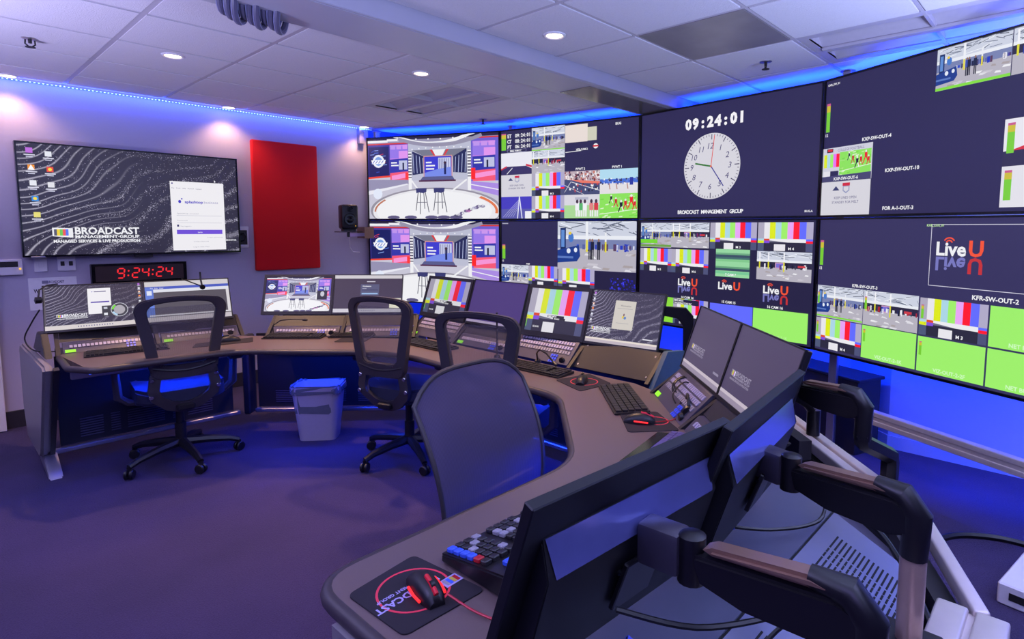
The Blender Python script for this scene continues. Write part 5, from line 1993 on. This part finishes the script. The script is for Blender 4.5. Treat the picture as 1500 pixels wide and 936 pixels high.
keyboard('black keyboard on the far desk left of the half-hidden chair', (2.22, 3.13), math.radians(-89), .44)
keyboard('black keyboard in front of the larger colour bar monitor', (2.235, 2.18), math.radians(-88), .44)
keyboard('thin black keyboard lying aslant on the right of the far desk', (2.10, 1.50), math.radians(-133), .43, .15, nx=12, ny=5)
t = keyboard('curved black keyboard with violet lit keys beside the nearest monitors', (1.68, .99), math.radians(-170), .42, .17, nx=17, ny=6, keym=mat('key_violet', (96, 84, 140), .35))
mb = MB().prism([(-.13, .0), (-.085, .0), (-.085, .010), (-.13, .004)], -.19, .19, 'x', bev=.002)
mb.build('palm_rest', m_gloss, t)

# editing keyboard with coloured keys
t = thing('replay_keyboard', 'wedge-shaped editing keyboard with blue, red and orange keys at the near desk', 'keyboard', (.985, .94, Z), math.radians(180))
W_, D_ = .43, .225
MB().prism([(-D_/2, .004), (D_/2, .004), (D_/2, .058), (-D_/2, .024)], -W_/2, W_/2, 'x', bev=.004).build('case', m_black, t)
def kz(y):
    return .024+.034*(y+D_/2)/D_
root = None
kc = {}
def key(x, y, m, w=.015, d=.015, nm='key'):
    k = (m.name, w, d)
    if k not in kc:
        mb = MB().box((0, 0, .005), (w, d, .011), bev=.002)
        o = kc[k] = mb.build(nm, m, t)
    else:
        o = kc[k].copy()
        COL.objects.link(o)
    o.location = (x, y, kz(y))
    o.rotation_euler = (math.atan(.034/D_), 0, 0)
    return o
# front rows run along x; the camera sees the right-hand end (local +x) nearest
rk = random.Random(9)
for i in range(17):
    for j in range(6):
        x, y = .195-i*.0235, -.095+j*.0235
        if i == 0 and j in (0, 1, 2, 3):
            m = m_bluek
        elif i == 0 and j == 4:
            m = m_redp
        elif i in (4, 9):
            continue
        else:
            m = m_key if rk.random() < .72 else rk.choice([m_keyt, m_key, m_yellow if i > 10 else m_keyt])
        key(x, y, m, .019, .019)
for i, j, m in ((1, 0, m_bluek), (1, 1, m_orange), (2, 0, m_btn), (2, 1, m_keyt), (3, 0, m_greenk), (3, 1, m_btn), (4, 0, m_greenk), (4, 1, m_yellow), (5, 0, m_btn), (5, 1, m_greenk)):
    key(.195-i*.0235, .068+j*.0235-.0, m, .020, .020)
mb = MB().box((.10, .052, kz(.052)+.001), (.10, .014, .003), rot=(math.atan(.034/D_), 0, 0))
mb.build('name_strip', m_keyt, t, smooth=False)

# ------------------------------------------------------------ mouse pads and mice
def mousepad(label, P, logo=True):
    """P: four corners in order (x,y)"""
    c = sum((Vector(p) for p in P), Vector((0, 0)))/4
    t = thing('mouse_pad', label, 'mouse pad', (c.x, c.y, Z), 0, 'mouse pads')
    mb = MB().prism(fillet([(Vector(p)-c)[:] for p in P], .018, True), 0, .003, 'z')
    mb.build('pad', m_pad, t, smooth=False)
    return t, c
m_ring = mat('pad_red_print', (226, 56, 80), .7)
m_print = mat('pad_pale_print', (170, 160, 214), .7)
def ringprint(t, r, x=0, y=0):
    P = [(x+r*math.cos(2*PI*k/40), y+r*math.sin(2*PI*k/40)) for k in range(40)]
    Q = [(x+(r-.005)*math.cos(2*PI*k/40), y+(r-.005)*math.sin(2*PI*k/40)) for k in range(40)]
    MB().ring(P, Q, .0032, .0036, 'z').build('red_ring_print', m_ring, t, smooth=False)
def mouse(label, c, ang, red=True, z=Z+.004):
    t = thing('computer_mouse', label, 'mouse', (c[0], c[1], z), ang, 'computer mice')
    mb = MB()
    n, m_ = 12, 12
    rings = []
    for j in range(m_+1):
        v = j/m_
        y = -.06+.12*v
        wd_ = .031*math.sin(PI*min(1, .12+v*.80))**.45*(1-.12*math.sin(PI*v))
        ht = .038*math.sin(PI*(.10+.75*v))**.7 if 0 < v < 1 else .012
        rings.append([mb.bm.verts.new((wd_*math.cos(PI*i/n), y, max(0, ht*math.sin(PI*i/n)**.75))) for i in range(n+1)])
    for a, b in zip(rings, rings[1:]):
        for i in range(n):
            mb.bm.faces.new((a[i], a[i+1], b[i+1], b[i]))
    mb.bm.faces.new(rings[0])
    mb.bm.faces.new(rings[-1][::-1])
    mb.build('shell', m_black, t)
    # strip with wheel towards the front (+y)
    mb = MB().tube([(0, .055, .024), (0, .03, .0355), (0, .005, .0385)], .0055, 8)
    mb.build('wheel_strip', mat('mouse_red', (220, 30, 50), .35) if red else m_gloss, t)
    MB().lathe([(0, -.004), (.009, -.004), (.009, .004), (0, .004)], c=(0, .034, .034), n=12, mt=Matrix.Rotation(PI/2, 4, 'Y')).build('wheel', m_black, t)
    if red:
        for s_ in (-1, 1):
            MB().tube([(s_*.030, -.02, .012), (s_*.031, .01, .010), (s_*.028, .035, .008)], .003, 6).build('side_light', m_redled, t)
    return t
pad, c = mousepad('black mouse pad with a red ring at the near corner of the desk', [(.565, 1.10), (.745, 1.125), (.772, .90), (.575, .905)])
ringprint(pad, .078, .005, .005)
p = Pic(16, 9)
p.T('BROAD', 0, 0, 1, WH)
def prt(txt, size, x, y, ang, parent, nm='lettering_print'):
    vs, fs, a, b = glyph(txt, True)
    me = bpy.data.meshes.new(nm)
    ca, sa = math.cos(ang), math.sin(ang)
    me.from_pydata([(x+(u*ca-v*sa)*size, y+(u*sa+v*ca)*size, .0038) for u, v in vs], [], fs)
    me.materials.append(m_print)
    o = bpy.data.objects.new(nm, me)
    COL.objects.link(o)
    o.parent = parent
prt('BROADCAST', .027, .065, .012, PI*1.02, pad)
prt('MANAGEMENT GROUP', .0125, .055, .030, PI*1.02, pad)
mb = MB().box((.078, -.028, .0034), (.045, .030, .0006), rot=(0, 0, .05))
mb.build('bars_print', m_print, pad)
mb = MB()
for k, m in enumerate((m_redp, m_yellow, m_bluek, m_keyt)):
    MB().box((.092-k*.009, -.028, .0040), (.008, .021, .0006), rot=(0, 0, .05)).build('colour_bar_print', m, pad)
mouse('black mouse with red strips on the nearest mouse pad', (.680, .985), math.radians(168))
pad, c = mousepad('black mouse pad lying aslant in front of the larger colour bar monitor', [(2.147, 1.95), (2.074, 1.725), (2.285, 1.70), (2.36, 1.90)])
ringprint(pad, .07)
mouse('black mouse on the slanted mouse pad at the far desk', (2.20, 1.82), math.radians(-60), False)
pad, c = mousepad('black mouse pad on the right of the desk under the red lit mouse', [(1.938, 1.40), (2.055, 1.29), (1.92, 1.10), (1.77, 1.235)])
ringprint(pad, .05, .03, -.03)
mouse('red lit mouse on the mouse pad beside the violet keyboard', (1.89, 1.265), math.radians(-150))
pad, c = mousepad('black mouse pad beyond the leftmost chair on the left desk', [(1.16, 4.17), (1.50, 4.10), (1.56, 4.26), (1.22, 4.30)])
mouse('black mouse on the pad between the left chair and the studio monitor', (1.40, 4.22), math.radians(80), False)
pad, c = mousepad('small black mouse pad partly behind the chair beside the bin', [(1.86, 3.70), (2.0, 3.55), (2.12, 3.66), (1.98, 3.80)])

# ------------------------------------------------------------ microphones, cables, small things
def gooseneck(label, base, pts, r=.005):
    t = thing('gooseneck_microphone', label, 'microphone', base, 0)
    MB().tube(pts, r, 8).build('neck', m_cable, t)
    a, b = Vector(pts[-2]), Vector(pts[-1])
    MB().tube([b, b+(b-a).normalized()*.03], .008, 8).build('capsule', m_black, t)
    MB().lathe([(.02, 0), (.018, .012), (.008, .02)], n=12).build('base', m_black, t)
gooseneck('gooseneck microphone arching below the larger colour bar monitor', (2.36, 2.28, .745), [(0, 0, 0), (-.03, -.02, .06), (-.07, -.08, .095), (-.10, -.16, .09), (-.11, -.22, .055)])
gooseneck('thin gooseneck microphone arching under the studio monitor', (1.68, 4.22, .745), [(0, 0, 0), (.0, .0, .07), (.04, -.03, .105), (.10, -.09, .115), (.15, -.14, .11)], .004)
t = thing('whip_antenna', 'tall thin black antenna rising in front of the dim violet monitor', 'antenna', (2.30, 2.56, .74))
MB().tube([(0, 0, 0), (0, 0, .27)], [.004, .006], 8).build('rod', m_dark, t)
MB().lathe([(.02, 0), (.016, .015), (.006, .02)], n=12).build('base', m_black, t)
MB().tube([(0, 0, .01), (-.01, -.05, .0), (-.03, -.12, .004), (-.04, -.16, .006)], .003, 6).build('cable', m_cable, t)

t = thing('clip_lamp', 'small black clip arm hooked on top of the second left monitor', 'clip', (1.36, 4.62, 1.14))
MB().tube([(0, .0, .05), (0, -.005, 0), (.0, -.03, -.05)], .006, 8).build('hook', m_cable, t)
MB().tube([(0, -.03, -.05), (-.12, -.02, .01)], .004, 6).build('rod', m_cable, t)
MB().lathe([(.017, 0), (.017, .012), (0, .012)], c=(0, -.03, -.055), n=14, mt=Matrix.Rotation(PI/2, 4, 'X')).build('disc', m_gloss, t)
t = thing('webcam', 'small black camera clipped to the left corner of the leftmost monitor', 'camera', (.505, 4.68, 1.06))
MB().lathe([(.0, -.02), (.02, -.015), (.02, .015), (0, .02)], n=12, mt=Matrix.Rotation(PI/2, 4, 'Y')).build('body', m_gloss, t)
MB().tube([(0, 0, .01), (.01, .02, .06), (.05, .04, .085), (.10, .03, .09)], .005, 6).build('arm', m_cable, t)

def cable(label, pts, r=.005, m=m_cable, name='cable', tags=()):
    P = [Vector(p) for p in pts]
    Q = []
    for i in range(len(P)-1):
        p0, p1, p2, p3 = P[max(i-1, 0)], P[i], P[i+1], P[min(i+2, len(P)-1)]
        for k in range(6):
            u = k/6
            Q.append(.5*((2*p1)+(p2-p0)*u+(2*p0-5*p1+4*p2-p3)*u*u+(3*p1-p0-3*p2+p3)*u**3))
    Q.append(P[-1])
    if tags:
        t = thing(name, label, 'cable', P[0])
        MB().tube([q-P[0] for q in Q], r, 6).build('cord', m, t)
        a, b = P[0]-P[0], (Q[3]-P[0])
        MB().tube([a, b.normalized()*.045], r*1.5, 8).build('blue_sleeve', m_tag, t, label='blue plug sleeve')
    else:
        t = tag(MB().tube(Q, r, 6).build(name, m), label, 'cable')
    return t
cable('black cable with a blue plug crossing the cover from the nearest monitor', [(.72, .50, .86), (.76, .44, .815), (.84, .37, .805), (.95, .35, .82), (1.02, .33, .83)], .0045, tags=(1,))
cable('black cable with a blue plug running from the second monitor to the right', [(1.20, .59, .83), (1.30, .50, .81), (1.42, .43, .81), (1.53, .44, .84), (1.60, .38, .83)], .0045, tags=(1,))
cable('thin black cable under the nearest monitor arm', [(.72, .52, .90), (.80, .42, .875), (.92, .34, .87), (1.0, .30, .88)], .005)
cable('black cable hanging below the silver pole arm into the trough', [(1.46, .42, .83), (1.50, .33, .80), (1.44, .26, .77), (1.34, .20, .75), (1.30, .17, .72)], .006)
cable('thick black cable lying on the blue-lit floor behind the consoles', [(3.0, .52, .012), (3.30, .40, .012), (3.42, .28, .012), (3.47, .12, .012), (3.45, -.2, .012)], .016)
cable('thin red mouse cord at the near desk', [(.692, .925, .760), (.705, .86, .748), (.72, .80, .745), (.74, .70, .745)], .0025, m_redp)
cable('red cord of the red lit mouse leading to the equipment bay', [(1.92, 1.21, .75), (2.0, 1.18, .745), (2.08, 1.20, .745), (2.14, 1.25, .75)], .002, m_redp)
cable('black cable looping down the left side of the leftmost monitor', [(.51, 4.70, 1.0), (.47, 4.72, .92), (.44, 4.78, .82), (.47, 4.70, .755), (.56, 4.60, .75)], .004)
rr = random.Random(5)
for k in range(5):
    x, y = 2.16+rr.uniform(-.05, .05), 1.22+rr.uniform(-.05, .05)
    cb = cable('tangled thin black cables in the diagonal equipment bay', [(x, y, .76), (x+.03, y+.05, .83-.01*k), (x+.09, y+.02, .85), (x+.08, y-.06, .79), (x-.02, y-.08, .76)], .0035)
    cb['group'] = 'tangled bay cables'

t = thing('headset', 'black headset resting among the cables in the diagonal bay', 'headset', (2.08, 1.16, .775), .6)
MB().tube([(.05*math.cos(a), 0, .01+.05*math.sin(a)) for a in [PI*k/10 for k in range(11)]], .006, 8).build('headband', m_black, t)
for s_ in (-1, 1):
    MB().lathe([(0, -.012), (.026, -.012), (.03, 0), (.026, .012), (0, .012)], c=(s_*.05, 0, .0), n=14, mt=Matrix.Rotation(PI/2, 4, 'Y')).build('ear_cup', m_black, t)

t = thing('power_supply', 'white flat power supply box on the floor at the right edge', 'power supply', (3.06, .03, 0), math.radians(-10))
MB().bx(-.22, .22, -.10, .10, .0, .09, bev=.006).build('case', m_white, t)
MB().bx(-.222, -.218, -.06, .06, .03, .06).build('socket_face', m_dark, t)
# under-worktop blue tape
t = thing('led_strip', 'blue light tape glowing under the front of the desks', 'light strip', (0, 0, 0))
UL = [((.70, 4.24), (1.45, 4.24)), ((1.62, 4.20), (2.20, 3.64)), ((2.40, 3.2), (2.40, 1.9)), ((1.90, 1.45), (1.66, 1.12))]
for a, b in (((.62, 4.03), (1.33, 3.995)), ((1.42, 3.92), (1.90, 3.37)), ((2.04, 3.1), (2.03, 1.8))):
    MB().tube([(*a, .700), (*b, .700)], .007, 6).build('tape', m_ledb, t)
for a, b in UL:
    MB().tube([(*a, .700), (*b, .700)], .004, 6).build('tape', m_ledb, t)
    strip_light('desk_tape_light', (*a, .692), (*b, .692), (.008, .045, 1), 13, (0, 0, -1), .02)
